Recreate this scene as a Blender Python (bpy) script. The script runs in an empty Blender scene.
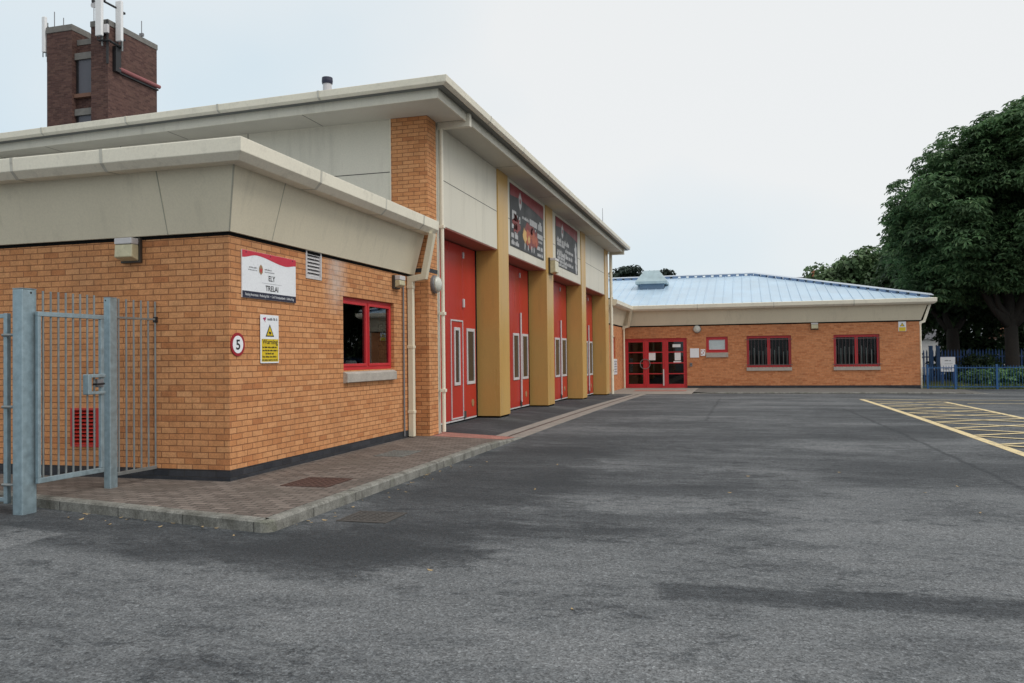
import bpy, bmesh, math, random
from mathutils import Vector, Matrix
random.seed(7)
scene = bpy.context.scene
R = math.radians
# ------------------------------------------------------------------ camera
CAM = Vector((0, 0, 1.57))
cam_d = bpy.data.cameras.new('camera'); cam = bpy.data.objects.new('camera', cam_d)
scene.collection.objects.link(cam)
rx = Vector((0.962, 0.272, -0.012)); bk = Vector((0.272, -0.962, -0.019))
rx = Vector((0.96220, 0.27206, -0.01200))
fw = Vector((-0.27194, 0.96213, 0.01863)).normalized()
rx = (rx - fw * rx.dot(fw)).normalized(); up = rx.cross(fw)
M = Matrix((rx, up, -fw)).transposed().to_4x4(); M.translation = CAM
cam.matrix_world = M
cam_d.sensor_width = 36; cam_d.lens = 820 / 1024 * 36; cam_d.clip_start = 0.05; cam_d.clip_end = 3000
scene.camera = cam
# ------------------------------------------------------------------ sky, sun, exposure
SUN_EL, SUN_AZ = 48, 108          # azimuth clockwise from +Y
w = bpy.data.worlds.new('World'); scene.world = w; w.use_nodes = True
nt = w.node_tree; nt.nodes.clear()
def N(t, typ, **kw):
    n = t.nodes.new(typ)
    for k, v in kw.items(): setattr(n, k, v)
    return n
out = N(nt, 'ShaderNodeOutputWorld'); bg = N(nt, 'ShaderNodeBackground'); bg.inputs[1].default_value = 0.1
sky = N(nt, 'ShaderNodeTexSky', sky_type='NISHITA', sun_disc=False, sun_elevation=R(SUN_EL), sun_rotation=R(SUN_AZ))
tc = N(nt, 'ShaderNodeTexCoord'); mp = N(nt, 'ShaderNodeMapping'); mp.inputs['Scale'].default_value = (1, 1, 1.6)
nz = N(nt, 'ShaderNodeTexNoise'); nz.inputs['Scale'].default_value = 1.3; nz.inputs['Detail'].default_value = 4; nz.inputs['Roughness'].default_value = .45
cr = N(nt, 'ShaderNodeValToRGB')
cr.color_ramp.elements[0].position = .36; cr.color_ramp.elements[0].color = (.71, .835, .91, 1)
cr.color_ramp.elements[1].position = .62; cr.color_ramp.elements[1].color = (.92, .935, .935, 1)
sc = N(nt, 'ShaderNodeVectorMath', operation='SCALE'); sc.inputs['Scale'].default_value = 9.8
mx = N(nt, 'ShaderNodeMixRGB'); mx.inputs[0].default_value = .92
nt.links.new(tc.outputs['Generated'], mp.inputs[0]); nt.links.new(mp.outputs[0], nz.inputs['Vector'])
dt = N(nt, 'ShaderNodeVectorMath', operation='DOT_PRODUCT'); dt.inputs[1].default_value = (.16, 0, .62)
ad = N(nt, 'ShaderNodeMath', operation='ADD'); ad2 = N(nt, 'ShaderNodeMath', operation='SUBTRACT'); ad2.inputs[1].default_value = .13
nt.links.new(tc.outputs['Generated'], dt.inputs[0]); nt.links.new(nz.outputs[0], ad.inputs[0]); nt.links.new(dt.outputs['Value'], ad.inputs[1]); nt.links.new(ad.outputs[0], ad2.inputs[0])
nt.links.new(ad2.outputs[0], cr.inputs[0]); nt.links.new(cr.outputs[0], sc.inputs[0])
nt.links.new(sky.outputs[0], mx.inputs[1]); nt.links.new(sc.outputs[0], mx.inputs[2])
nt.links.new(mx.outputs[0], bg.inputs[0]); nt.links.new(bg.outputs[0], out.inputs[0])
sd = bpy.data.lights.new('sun', 'SUN'); sd.energy = 1.5; sd.angle = R(25); sd.color = (1, .97, .92)
so = bpy.data.objects.new('sun', sd); scene.collection.objects.link(so)
sdir = Vector((math.sin(R(SUN_AZ)) * math.cos(R(SUN_EL)), math.cos(R(SUN_AZ)) * math.cos(R(SUN_EL)), math.sin(R(SUN_EL))))
so.rotation_euler = sdir.to_track_quat('Z', 'Y').to_euler(); so.location = (0, 0, 30)
vs = scene.view_settings
vs.view_transform = 'Standard'; vs.look = 'None'; vs.exposure = 0.0; vs.gamma = 1; vs.use_curve_mapping = False

# ------------------------------------------------------------------ helpers
LOC = {}
def link(o): scene.collection.objects.link(o); return o
def tag(o, label=None, cat=None, group=None, kind=None):
    if label: o['label'] = label
    if cat: o['category'] = cat
    if group: o['group'] = group
    if kind: o['kind'] = kind
    return o
def thing(name, label, cat, loc, group=None):
    o = link(bpy.data.objects.new(name, None)); o.location = loc; o.empty_display_size = .2
    LOC[o.name] = Vector(loc); return tag(o, label, cat, group)
def copy_tree(o, parent=None):
    c = o.copy(); scene.collection.objects.link(c)
    if parent: c.parent = parent
    for ch in [q for q in scene.objects if q.parent == o]: copy_tree(ch, c)
    return c
class MB:
    def __init__(s): s.v = []; s.f = []
    def quad(s, *p):
        n = len(s.v); s.v += [tuple(q) for q in p]; s.f.append(tuple(range(n, n + len(p)))); return s
    poly = quad
    def box(s, x0, x1, y0, y1, z0, z1):
        x0, x1 = sorted((x0, x1)); y0, y1 = sorted((y0, y1)); z0, z1 = sorted((z0, z1))
        n = len(s.v)
        s.v += [(x, y, z) for z in (z0, z1) for y in (y0, y1) for x in (x0, x1)]
        s.f += [tuple(n + i for i in q) for q in ((0, 2, 3, 1), (4, 5, 7, 6), (0, 1, 5, 4), (2, 6, 7, 3), (0, 4, 6, 2), (1, 3, 7, 5))]
        return s
    def loops(s, rings, closed=True, caps=True):
        n0 = len(s.v); k = len(rings[0])
        for r in rings: s.v += [tuple(q) for q in r]
        for a in range(len(rings) - 1):
            for i in range(k if closed else k - 1):
                j = (i + 1) % k
                s.f.append((n0 + a*k + i, n0 + a*k + j, n0 + (a+1)*k + j, n0 + (a+1)*k + i))
        if caps and closed:
            s.f.append(tuple(n0 + i for i in range(k))[::-1]); s.f.append(tuple(n0 + (len(rings)-1)*k + i for i in range(k)))
        return s
    def tube(s, pts, r, seg=10):
        pts = [Vector(p) for p in pts]; rings = []
        rr = r if isinstance(r, (list, tuple)) else [r] * len(pts)
        for i, p in enumerate(pts):
            d = (pts[min(i+1, len(pts)-1)] - pts[max(i-1, 0)]).normalized()
            a = d.cross(Vector((0, 0, 1)) if abs(d.z) < .9 else Vector((1, 0, 0))).normalized(); b = d.cross(a)
            rings.append([p + (a * math.cos(t) + b * math.sin(t)) * rr[i] for t in [2*math.pi*k/seg for k in range(seg)]])
        return s.loops(rings)
    def sqtube(s, pts, hw, side):
        """square section swept along pts; side = constant sideways axis"""
        pts = [Vector(p) for p in pts]; sd_ = Vector(side); rings = []
        for i, p in enumerate(pts):
            d0 = (p - pts[i-1]).normalized() if i else None
            d1 = (pts[i+1] - p).normalized() if i < len(pts) - 1 else None
            d = ((d0 or d1) + (d1 or d0)).normalized(); n = d.cross(sd_).normalized()
            k = 1 / max(.4, d.dot(d1 or d0))
            rings.append([p + sd_*hw + n*hw*k, p - sd_*hw + n*hw*k, p - sd_*hw - n*hw*k, p + sd_*hw - n*hw*k])
        return s.loops(rings)
    def build(s, name, mat, parent=None, smooth=False, bevel=0, label=None, recalc=True):
        me = bpy.data.meshes.new(name)
        if parent is None:
            xs = [q[0] for q in s.v]; ys = [q[1] for q in s.v]; zs = [q[2] for q in s.v]
            L = Vector(((min(xs)+max(xs))/2, (min(ys)+max(ys))/2, min(zs)))
        else: L = LOC[parent.name]
        me.from_pydata([tuple(Vector(q) - L) for q in s.v], [], s.f); me.validate()
        if recalc:
            bm = bmesh.new(); bm.from_mesh(me); bmesh.ops.recalc_face_normals(bm, faces=bm.faces); bm.to_mesh(me); bm.free()
        uv = me.uv_layers.new(name='UVMap')
        for p in me.polygons:
            n = p.normal; ax = max(range(3), key=lambda i: abs(n[i]))
            for li in p.loop_indices:
                c = me.vertices[me.loops[li].vertex_index].co + L
                uv.data[li].uv = ((c.y, c.z), (c.x, c.z), (c.x, c.y))[ax]
            p.use_smooth = smooth
        o = link(bpy.data.objects.new(name, me)); me.materials.append(mat)
        if parent is None: o.location = L
        else: o.parent = parent
        LOC[o.name] = L
        if bevel:
            b = o.modifiers.new('bevel', 'BEVEL'); b.width = bevel; b.segments = 2; b.limit_method = 'ANGLE'; b.angle_limit = R(40)
        if label: o['label'] = label
        return o
def wall(m, axis, plane, inward, u0, u1, z0, z1, holes=(), t=.25):
    """wall sheet with thickness and window/door holes (u0,u1,z0,z1)"""
    us = sorted({u0, u1, *[h[i] for h in holes for i in (0, 1)]}); zs = sorted({z0, z1, *[h[i] for h in holes for i in (2, 3)]})
    P = (lambda u, z, d: (plane + inward*d, u, z)) if axis == 'x' else (lambda u, z, d: (u, plane + inward*d, z))
    hole = lambda u, z: any(h[0] < u < h[1] and h[2] < z < h[3] for h in holes)
    solid = lambda i, j: 0 <= i < len(us)-1 and 0 <= j < len(zs)-1 and not hole((us[i]+us[i+1])/2, (zs[j]+zs[j+1])/2)
    for i in range(len(us)-1):
        for j in range(len(zs)-1):
            if not solid(i, j): continue
            a, b, c, d = us[i], us[i+1], zs[j], zs[j+1]
            m.quad(P(a,c,0), P(b,c,0), P(b,d,0), P(a,d,0)); m.quad(P(a,c,t), P(b,c,t), P(b,d,t), P(a,d,t))
            if not solid(i-1, j): m.quad(P(a,c,0), P(a,d,0), P(a,d,t), P(a,c,t))
            if not solid(i+1, j): m.quad(P(b,c,0), P(b,d,0), P(b,d,t), P(b,c,t))
            if not solid(i, j-1): m.quad(P(a,c,0), P(b,c,0), P(b,c,t), P(a,c,t))
            if not solid(i, j+1): m.quad(P(a,d,0), P(b,d,0), P(b,d,t), P(a,d,t))
    # weld
    return m
def weld(m):
    idx = {}; nv = []; remap = []
    for q in m.v:
        k = tuple(round(c, 4) for c in q)
        if k not in idx: idx[k] = len(nv); nv.append(q)
        remap.append(idx[k])
    m.v = nv; m.f = [tuple(remap[i] for i in f) for f in m.f]; return m
def sweep(m, nodes, prof):
    """nodes: (x, y, nx, ny); prof: closed list of (offset, z)"""
    return m.loops([[(x + nx*o, y + ny*o, z) for o, z in prof] for x, y, nx, ny in nodes])
# wall-plane frames: map (u, v) on a wall to world, d = distance proud of it
def on_px(x): return lambda u, v, d=0: (x + d, u, v)      # wall facing +X, u = y
def on_ny(y): return lambda u, v, d=0: (u, y - d, v)      # wall facing -Y, u = x
def plate(m, F, u0, u1, v0, v1, d0, d1):
    a = F(u0, v0, d0); b = F(u1, v1, d1); return m.box(a[0], b[0], a[1], b[1], a[2], b[2])
def flat(m, F, pts, d): return m.poly(*[F(u, v, d) for u, v in pts])
def disc(m, F, u, v, r, d0, d1, seg=32, r2=None):
    r2 = r if r2 is None else r2
    ring = lambda rr, d: [F(u + rr*math.cos(2*math.pi*k/seg), v + rr*math.sin(2*math.pi*k/seg), d) for k in range(seg)]
    return m.loops([ring(r, d0), ring(r2, d1)])
def annulus(m, F, u, v, r0, r1, d0, d1, seg=32):
    ring = lambda rr, d: [F(u + rr*math.cos(2*math.pi*k/seg), v + rr*math.sin(2*math.pi*k/seg), d) for k in range(seg)]
    return m.loops([ring(r0, d0), ring(r1, d0), ring(r1, d1), ring(r0, d1), ring(r0, d0)], caps=False)
def text(body, F, u, v, h, d, mat, parent, name='lettering', wfit=None, align='CENTER', bold=0):
    c = bpy.data.curves.new('t', 'FONT'); c.body = body; c.size = 1; c.align_x = 'LEFT'; c.offset = bold
    o = link(bpy.data.objects.new('t', c)); dg = bpy.context.evaluated_depsgraph_get(); dg.update()
    me = bpy.data.meshes.new_from_object(o.evaluated_get(dg))
    bpy.data.objects.remove(o); bpy.data.curves.remove(c)
    xs = [q.co.x for q in me.vertices]; ys = [q.co.y for q in me.vertices]
    k = h / .70; W = (max(xs) - min(xs)) * k; s = (wfit / W) if wfit else 1
    off = {'CENTER': -W*s/2, 'LEFT': 0, 'RIGHT': -W*s}[align]
    m = MB(); m.v = [F(u + off + (q.co.x - min(xs))*k*s, v + q.co.y*k, d) for q in me.vertices]
    m.f = [tuple(p.vertices) for p in me.polygons]; bpy.data.meshes.remove(me)
    return m.build(name, mat, parent, recalc=False)
def scribble(m, F, u0, u1, v, h, d, rnd, gap=.25):
    """a line too small to read: word-sized runs of little strokes"""
    u = u0
    while u < u1 - h*.4:
        n = rnd.randint(3, 8)
        for _ in range(n):
            ww = h * rnd.uniform(.34, .62)
            if u + ww > u1: break
            hh = h * rnd.choice((.68, .68, .7, 1.0))
            flat(m, F, [(u, v), (u+ww*.82, v), (u+ww*.82, v+hh), (u, v+hh)], d); u += ww
        u += h * gap * 2
    return m
# ------------------------------------------------------------------ materials
def newmat(name):
    m = bpy.data.materials.new(name); m.use_nodes = True; t = m.node_tree; t.nodes.clear()
    o = N(t, 'ShaderNodeOutputMaterial'); b = N(t, 'ShaderNodeBsdfPrincipled'); t.links.new(b.outputs[0], o.inputs[0])
    return m, t, b
def noise(t, vec, scale, detail=4, rough=.55, dist=0):
    n = N(t, 'ShaderNodeTexNoise'); n.inputs['Scale'].default_value = scale; n.inputs['Detail'].default_value = detail
    n.inputs['Roughness'].default_value = rough; n.inputs['Distortion'].default_value = dist
    t.links.new(vec, n.inputs['Vector']); return n.outputs[0]
def ramp(t, fac, *stops):
    r = N(t, 'ShaderNodeValToRGB'); e = r.color_ramp.elements
    while len(e) < len(stops): e.new(.5)
    for k, (p, c) in zip(e, stops): k.position = p; k.color = (*c, 1) if len(c) == 3 else c
    t.links.new(fac, r.inputs[0]); return r.outputs[0]
def mix(t, fac, a, b, mode='MIX'):
    m = N(t, 'ShaderNodeMixRGB', blend_type=mode)
    for i, v in ((0, fac), (1, a), (2, b)):
        if isinstance(v, (int, float)): m.inputs[i].default_value = v
        elif isinstance(v, tuple): m.inputs[i].default_value = (*v, 1)
        else: t.links.new(v, m.inputs[i])
    return m.outputs[0]
def math_(t, op, a, b=0, clamp=False):
    m = N(t, 'ShaderNodeMath', operation=op, use_clamp=clamp)
    for i, v in ((0, a), (1, b)):
        if isinstance(v, (int, float)): m.inputs[i].default_value = v
        else: t.links.new(v, m.inputs[i])
    return m.outputs[0]
def bump(t, b, h, strength=.2, dist=.01):
    n = N(t, 'ShaderNodeBump'); n.inputs['Strength'].default_value = strength; n.inputs['Distance'].default_value = dist
    t.links.new(h, n.inputs['Height']); t.links.new(n.outputs[0], b.inputs['Normal'])
def gray(v): return (v, v, v)
W0, W1 = gray(0), gray(1)
def plain(name, col, rough=.5, metal=0, var=.18, scale=3, dirt=0, fine=40, bmp=0, streak=False, spec=.5, fa=None):
    if fa is None: fa = .14 if bmp else .035
    m, t, b = newmat(name); g = N(t, 'ShaderNodeNewGeometry').outputs['Position']
    vec = g
    if streak:
        mpn = N(t, 'ShaderNodeMapping'); mpn.inputs['Scale'].default_value = (1, 1, .12); t.links.new(g, mpn.inputs[0]); vec = mpn.outputs[0]
    n1 = noise(t, vec, scale, 5, .6); n2 = noise(t, g, fine, 3)
    c = mix(t, ramp(t, n1, (.3, gray(1)), (.75, gray(1 - var))), W0, col)
    c = mix(t, 1.0, ramp(t, n1, (.3, gray(1 - var)), (.7, W1)), col, 'MULTIPLY')
    c = mix(t, .5, c, mix(t, 1.0, ramp(t, n2, (.35, gray(1 - 2*fa)), (.65, gray(1 + 2*fa))), c, 'MULTIPLY'))
    if dirt:
        n3 = noise(t, vec, scale*4, 6, .7)
        c = mix(t, ramp(t, n3, (.52, W0), (.72, gray(dirt))), c, (.09, .08, .06))
    t.links.new(c, b.inputs['Base Color']); b.inputs['Metallic'].default_value = metal
    t.links.new(ramp(t, n1, (.3, gray(max(.05, rough-.08))), (.7, gray(min(1, rough+.1)))), b.inputs['Roughness'])
    b.inputs['Specular IOR Level'].default_value = spec
    if bmp: bump(t, b, n2, bmp, .004)
    return m
def brick(name, stops, mortar, bw=.225, bh=.075, ms=.0055, bmp=.5, stain=.25, streakpos=None, rough=.85, dirt=(.10, .07, .05)):
    m, t, b = newmat(name); uv = N(t, 'ShaderNodeTexCoord').outputs['UV']; g = N(t, 'ShaderNodeNewGeometry').outputs['Position']
    # slight waviness of the courses
    wn = N(t, 'ShaderNodeTexNoise'); wn.inputs['Scale'].default_value = 6; t.links.new(g, wn.inputs['Vector'])
    ws = N(t, 'ShaderNodeVectorMath', operation='MULTIPLY_ADD'); ws.inputs[1].default_value = (.006, .006, 0)
    t.links.new(wn.outputs['Color'], ws.inputs[0]); t.links.new(uv, ws.inputs[2])
    bt = N(t, 'ShaderNodeTexBrick'); bt.inputs['Scale'].default_value = 1; bt.inputs['Brick Width'].default_value = bw; bt.inputs['Row Height'].default_value = bh
    bt.inputs['Mortar Size'].default_value = ms; bt.inputs['Mortar Smooth'].default_value = .25
    bt.inputs['Color1'].default_value = (0, 0, 0, 1); bt.inputs['Color2'].default_value = (1, 1, 1, 1); bt.inputs['Mortar'].default_value = (.5, .5, .5, 1)
    t.links.new(ws.outputs[0], bt.inputs['Vector'])
    col = ramp(t, bt.outputs['Color'], *stops)
    fine = noise(t, g, 55, 5, .7); med = noise(t, g, 9, 4, .6); big = noise(t, g, .8, 4, .6)
    col = mix(t, 1.0, col, ramp(t, fine, (.25, gray(.72)), (.75, gray(1.25))), 'MULTIPLY')
    col = mix(t, 1.0, col, ramp(t, med, (.3, gray(.86)), (.7, gray(1.1))), 'MULTIPLY')
    col = mix(t, bt.outputs['Fac'], col, mix(t, 1.0, mortar, ramp(t, med, (.3, gray(.75)), (.7, gray(1.2))), 'MULTIPLY'))
    col = mix(t, ramp(t, big, (.5, W0), (.75, gray(stain))), col, dirt)
    if streakpos:   # pale salt streak washed down the wall below a leaking joint
        sx = N(t, 'ShaderNodeSeparateXYZ'); t.links.new(g, sx.inputs[0])
        dy = math_(t, 'ABSOLUTE', math_(t, 'SUBTRACT', sx.outputs[1], streakpos[0]))
        k = math_(t, 'SUBTRACT', 1.0, math_(t, 'DIVIDE', dy, streakpos[1]), True)
        kz = math_(t, 'MULTIPLY', math_(t, 'SUBTRACT', sx.outputs[2], streakpos[2]), 2.0, True)
        kx = math_(t, 'GREATER_THAN', sx.outputs[0], -6.1)
        f = math_(t, 'MULTIPLY', math_(t, 'MULTIPLY', k, kz), math_(t, 'MULTIPLY', kx, ramp(t, med, (.3, gray(.3)), (.6, gray(.75)))))
        col = mix(t, f, col, (.55, .50, .46))
    t.links.new(col, b.inputs['Base Color']); b.inputs['Roughness'].default_value = rough; b.inputs['Specular IOR Level'].default_value = .25
    h = math_(t, 'SUBTRACT', math_(t, 'MULTIPLY', fine, .35), bt.outputs['Fac'])
    bump(t, b, h, bmp, .006)
    return m
def glass(name, tint=(.9, .95, .95), ior=1.75):
    m = bpy.data.materials.new(name); m.use_nodes = True; t = m.node_tree; t.nodes.clear()
    o = N(t, 'ShaderNodeOutputMaterial'); mx_ = N(t, 'ShaderNodeMixShader'); tr = N(t, 'ShaderNodeBsdfTransparent'); gl = N(t, 'ShaderNodeBsdfGlossy'); fr = N(t, 'ShaderNodeFresnel')
    tr.inputs[0].default_value = (*tint, 1); gl.inputs['Roughness'].default_value = .015; fr.inputs[0].default_value = ior
    t.links.new(fr.outputs[0], mx_.inputs[0]); t.links.new(tr.outputs[0], mx_.inputs[1]); t.links.new(gl.outputs[0], mx_.inputs[2]); t.links.new(mx_.outputs[0], o.inputs[0])
    return m
GOLD = ((0, (.47, .19, .078)), (.08, (.55, .24, .098)), (.45, (.60, .278, .12)), (.85, (.625, .30, .132)), (1, (.65, .325, .15)))
m_brick = brick('golden brick', GOLD, (.285, .125, .058), ms=.0068, streakpos=(11.35, .42, 2.2))
m_brick_far = brick('golden brick of the wing', ((0, (.47, .17, .07)), (.4, (.56, .225, .095)), (1, (.62, .265, .12))), (.46, .24, .14), bmp=.3)
m_brick_dark = brick('old plum brick', ((0, (.07, .035, .030)), (.5, (.105, .054, .045)), (1, (.135, .074, .058))), (.10, .07, .065), bmp=.4)
m_plinth = brick('blue engineering brick', ((0, (.026, .029, .037)), (1, (.048, .051, .060))), (.035, .035, .036), stain=.15, rough=.5)
m_path = plain('dusty pavement tarmac', (.15, .145, .135), .85, var=.3, scale=2, dirt=.3, bmp=.4)
m_paver = brick('block paving', ((0, (.135, .11, .096)), (.5, (.18, .15, .13)), (1, (.235, .195, .17))), (.05, .046, .042), bw=.2, bh=.1, ms=.008, bmp=.7, stain=.75, dirt=(.12, .105, .09))
m_pink = brick('red tactile paving', ((0, (.36, .15, .12)), (1, (.46, .22, .18))), (.2, .12, .1), bw=.2, bh=.1, bmp=.5, stain=.5, dirt=(.2, .15, .13))
m_cream = plain('cream coated metal', (.75, .68, .52), .42, var=.10, scale=.9, dirt=.17, streak=True)
m_gutter = plain('pale cream gutter metal', (.85, .80, .66), .4, var=.10, scale=1.2, dirt=.22, streak=False)
m_strap = plain('grimy gutter strap', (.60, .58, .50), .5, var=.2, dirt=.4)
m_clad = plain('pale grey cladding', (.73, .695, .585), .5, var=.10, scale=.9, dirt=.17, streak=True)
m_soffit = plain('off white soffit board', (.62, .59, .51), .6, var=.12, scale=1.5, dirt=.1)
m_joint = plain('dark joint', (.06, .06, .055), .8)
m_black = plain('black rubber and shadow', (.010, .010, .010), .9, spec=.1)  # also colours the shadow strips below the fascias
m_inside = plain('dark interior', (.07, .07, .068), .9)
m_gold = plain('ochre painted panel', (.61, .38, .12), .34, var=.12, scale=1.3, dirt=.18, streak=True)
m_red = plain('red painted metal', (.50, .030, .020), .34, var=.15, scale=1.6, dirt=.12, streak=True)
m_redframe = plain('red window frame paint', (.55, .028, .035), .35, var=.12, scale=3)
m_lintel = plain('faded red lintel', (.42, .16, .12), .6, var=.2)
m_white = plain('white coating', (.80, .80, .80), .4, var=.06)
m_trim = plain('pale plastic trim', (.62, .60, .60), .4, var=.12)
m_stone = plain('cast stone sill', (.46, .42, .37), .8, var=.2, scale=5, dirt=.3, bmp=.3)
m_galv = plain('galvanised steel', (.36, .47, .52), .42, metal=.55, var=.3, scale=16, dirt=.25, fine=90)
m_galv_dark = plain('dull galvanised bars', (.27, .29, .29), .5, metal=.4, var=.25, scale=8)
def kerbmat():
    m, t, b = newmat('mossy concrete kerb'); g = N(t, 'ShaderNodeNewGeometry').outputs['Position']
    mpn = N(t, 'ShaderNodeMapping'); mpn.inputs['Scale'].default_value = (1, 1, .75); t.links.new(g, mpn.inputs[0])
    a = noise(t, mpn.outputs[0], 4.5, 7, .7, .3); c_ = noise(t, g, 60, 4, .7); d = noise(t, g, 2.2, 5, .6)
    col = mix(t, ramp(t, a, (.42, W0), (.64, gray(.8))), (.25, .245, .22), (.085, .082, .068))
    col = mix(t, ramp(t, d, (.55, W0), (.7, gray(.55))), col, (.075, .085, .045))
    col = mix(t, 1.0, col, ramp(t, c_, (.3, gray(.65)), (.7, gray(1.35))), 'MULTIPLY')
    t.links.new(col, b.inputs['Base Color']); b.inputs['Roughness'].default_value = .9; bump(t, b, math_(t, 'ADD', c_, a), .7, .008); return m
m_kerb = kerbmat()
m_conc = plain('weathered concrete', (.33, .30, .265), .85, var=.3, scale=3, dirt=.45, bmp=.5)
m_coping = plain('old concrete coping', (.21, .20, .185), .85, var=.3, scale=5, dirt=.4)
m_glass = glass('window glass', (.92, .96, .96), 2.3); m_wglass = glass('wing window glass', (.75, .8, .8), 1.32)
m_dglass = glass('door glass', (.55, .6, .6), 1.6)
m_roof = plain('pale blue standing seam roof', (.54, .69, .82), .42, metal=.15, var=.16, scale=.8, dirt=.08)
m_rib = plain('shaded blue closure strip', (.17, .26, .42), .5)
m_roofgrey = plain('grey roof sheet', (.42, .44, .46), .5, var=.2)
m_vent = plain('weathered sea green metal', (.42, .53, .56), .45, var=.25, scale=3)
m_rust = plain('rusty iron', (.105, .055, .045), .75, metal=.3, var=.35, scale=12, dirt=.3, bmp=.5)
m_iron = plain('grey iron cover', (.20, .21, .20), .7, metal=.3, var=.3, scale=9, dirt=.3, bmp=.5)
m_sign_white = plain('white sign face', (.84, .86, .89), .3, var=.04)
m_sign_red = plain('sign red', (.58, .03, .06), .35, var=.06)
m_sign_maroon = plain('speed sign red', (.33, .012, .022), .35, var=.06)
m_navy = plain('sign navy', (.018, .02, .045), .4, var=.1)
m_ink = plain('black ink', (.012, .012, .014), .5)
m_inkgrey = plain('grey ink', (.25, .25, .27), .5)
m_yellow = plain('sign yellow', (.72, .52, .02), .35, var=.05)
m_crest = plain('crest bronze', (.38, .24, .12), .5)
m_poster = plain('poster charcoal', (.032, .034, .037), .5, var=.25, scale=2)
m_posterred = plain('poster red', (.23, .018, .025), .45, var=.1)
m_posterwhite = plain('poster white print', (.55, .55, .55), .5)
m_flame1 = plain('printed flame yellow', (.66, .42, .14), .5)
m_flame2 = plain('printed flame orange', (.42, .10, .04), .5)
m_flame3 = plain('printed ember red', (.22, .035, .03), .5)
m_lamp = plain('lamp lens', (.60, .55, .36), .2, var=.2, scale=12)
m_lampw = plain('frosted lamp glass', (.62, .62, .55), .25, var=.15, scale=10)
m_lampb = plain('lamp housing', (.055, .045, .035), .5)
m_lampgrey = plain('grey lamp base', (.20, .20, .21), .5)
m_blue = plain('blue painted railing', (.022, .10, .26), .4, var=.2)
m_bluedark = plain('dark blue palisade', (.022, .085, .26), .5, var=.2)
m_blind = plain('vertical blind', (.42, .45, .42), .7)
m_frost = plain('obscured glass', (.52, .60, .62), .25, var=.08)
m_line = None
m_bark = plain('bark', (.045, .038, .032), .9, var=.4, scale=5, fine=20, bmp=.8)
m_purple = plain('purple fabric', (.06, .03, .10), .9)
m_render = plain('pale render', (.62, .60, .58), .8)
m_tile = plain('slate roof', (.10, .10, .11), .7)
m_terra = plain('terracotta tile', (.32, .12, .06), .7)
m_pipe = plain('dusty red pipe', (.30, .10, .10), .6)
m_leafdry = plain('dry leaf', (.46, .33, .17), .8, var=.4, scale=30)
def leafmat(name, stops, trans=.25):
    m, t, b = newmat(name); g = N(t, 'ShaderNodeNewGeometry')
    c = ramp(t, g.outputs['Random Per Island'], *stops)
    n = noise(t, g.outputs['Position'], .75, 4)
    c = mix(t, 1.0, c, ramp(t, n, (.32, gray(.55)), (.5, gray(1.0)), (.68, gray(1.6))), 'MULTIPLY')  # noise puts highlight and shade of the clumps into the leaf colour
    t.links.new(c, b.inputs['Base Color']); b.inputs['Roughness'].default_value = .55; b.inputs['Specular IOR Level'].default_value = .35
    o = [x for x in t.nodes if x.type == 'OUTPUT_MATERIAL'][0]
    tl = N(t, 'ShaderNodeBsdfTranslucent'); ms = N(t, 'ShaderNodeMixShader'); ms.inputs[0].default_value = trans
    t.links.new(c, tl.inputs[0]); t.links.new(b.outputs[0], ms.inputs[1]); t.links.new(tl.outputs[0], ms.inputs[2]); t.links.new(ms.outputs[0], o.inputs[0])
    return m
m_leaf = leafmat('chestnut leaves', ((0, (.050, .105, .046)), (.5, (.090, .17, .072)), (.85, (.13, .22, .095)), (1, (.18, .27, .125))), .42)
m_leaf_b = leafmat('shade tree leaves', ((0, (.028, .055, .026)), (1, (.07, .12, .05))))
m_leaf_pale = leafmat('pale green leaves', ((0, (.06, .11, .045)), (1, (.14, .21, .095))))
m_pine = leafmat('pine needles', ((0, (.018, .032, .028)), (1, (.04, .06, .045))))
m_bush = leafmat('bush leaves', ((0, (.05, .11, .04)), (1, (.13, .25, .09))))
m_grass = leafmat('grass blades', ((0, (.10, .15, .05)), (1, (.26, .29, .12))))
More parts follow.
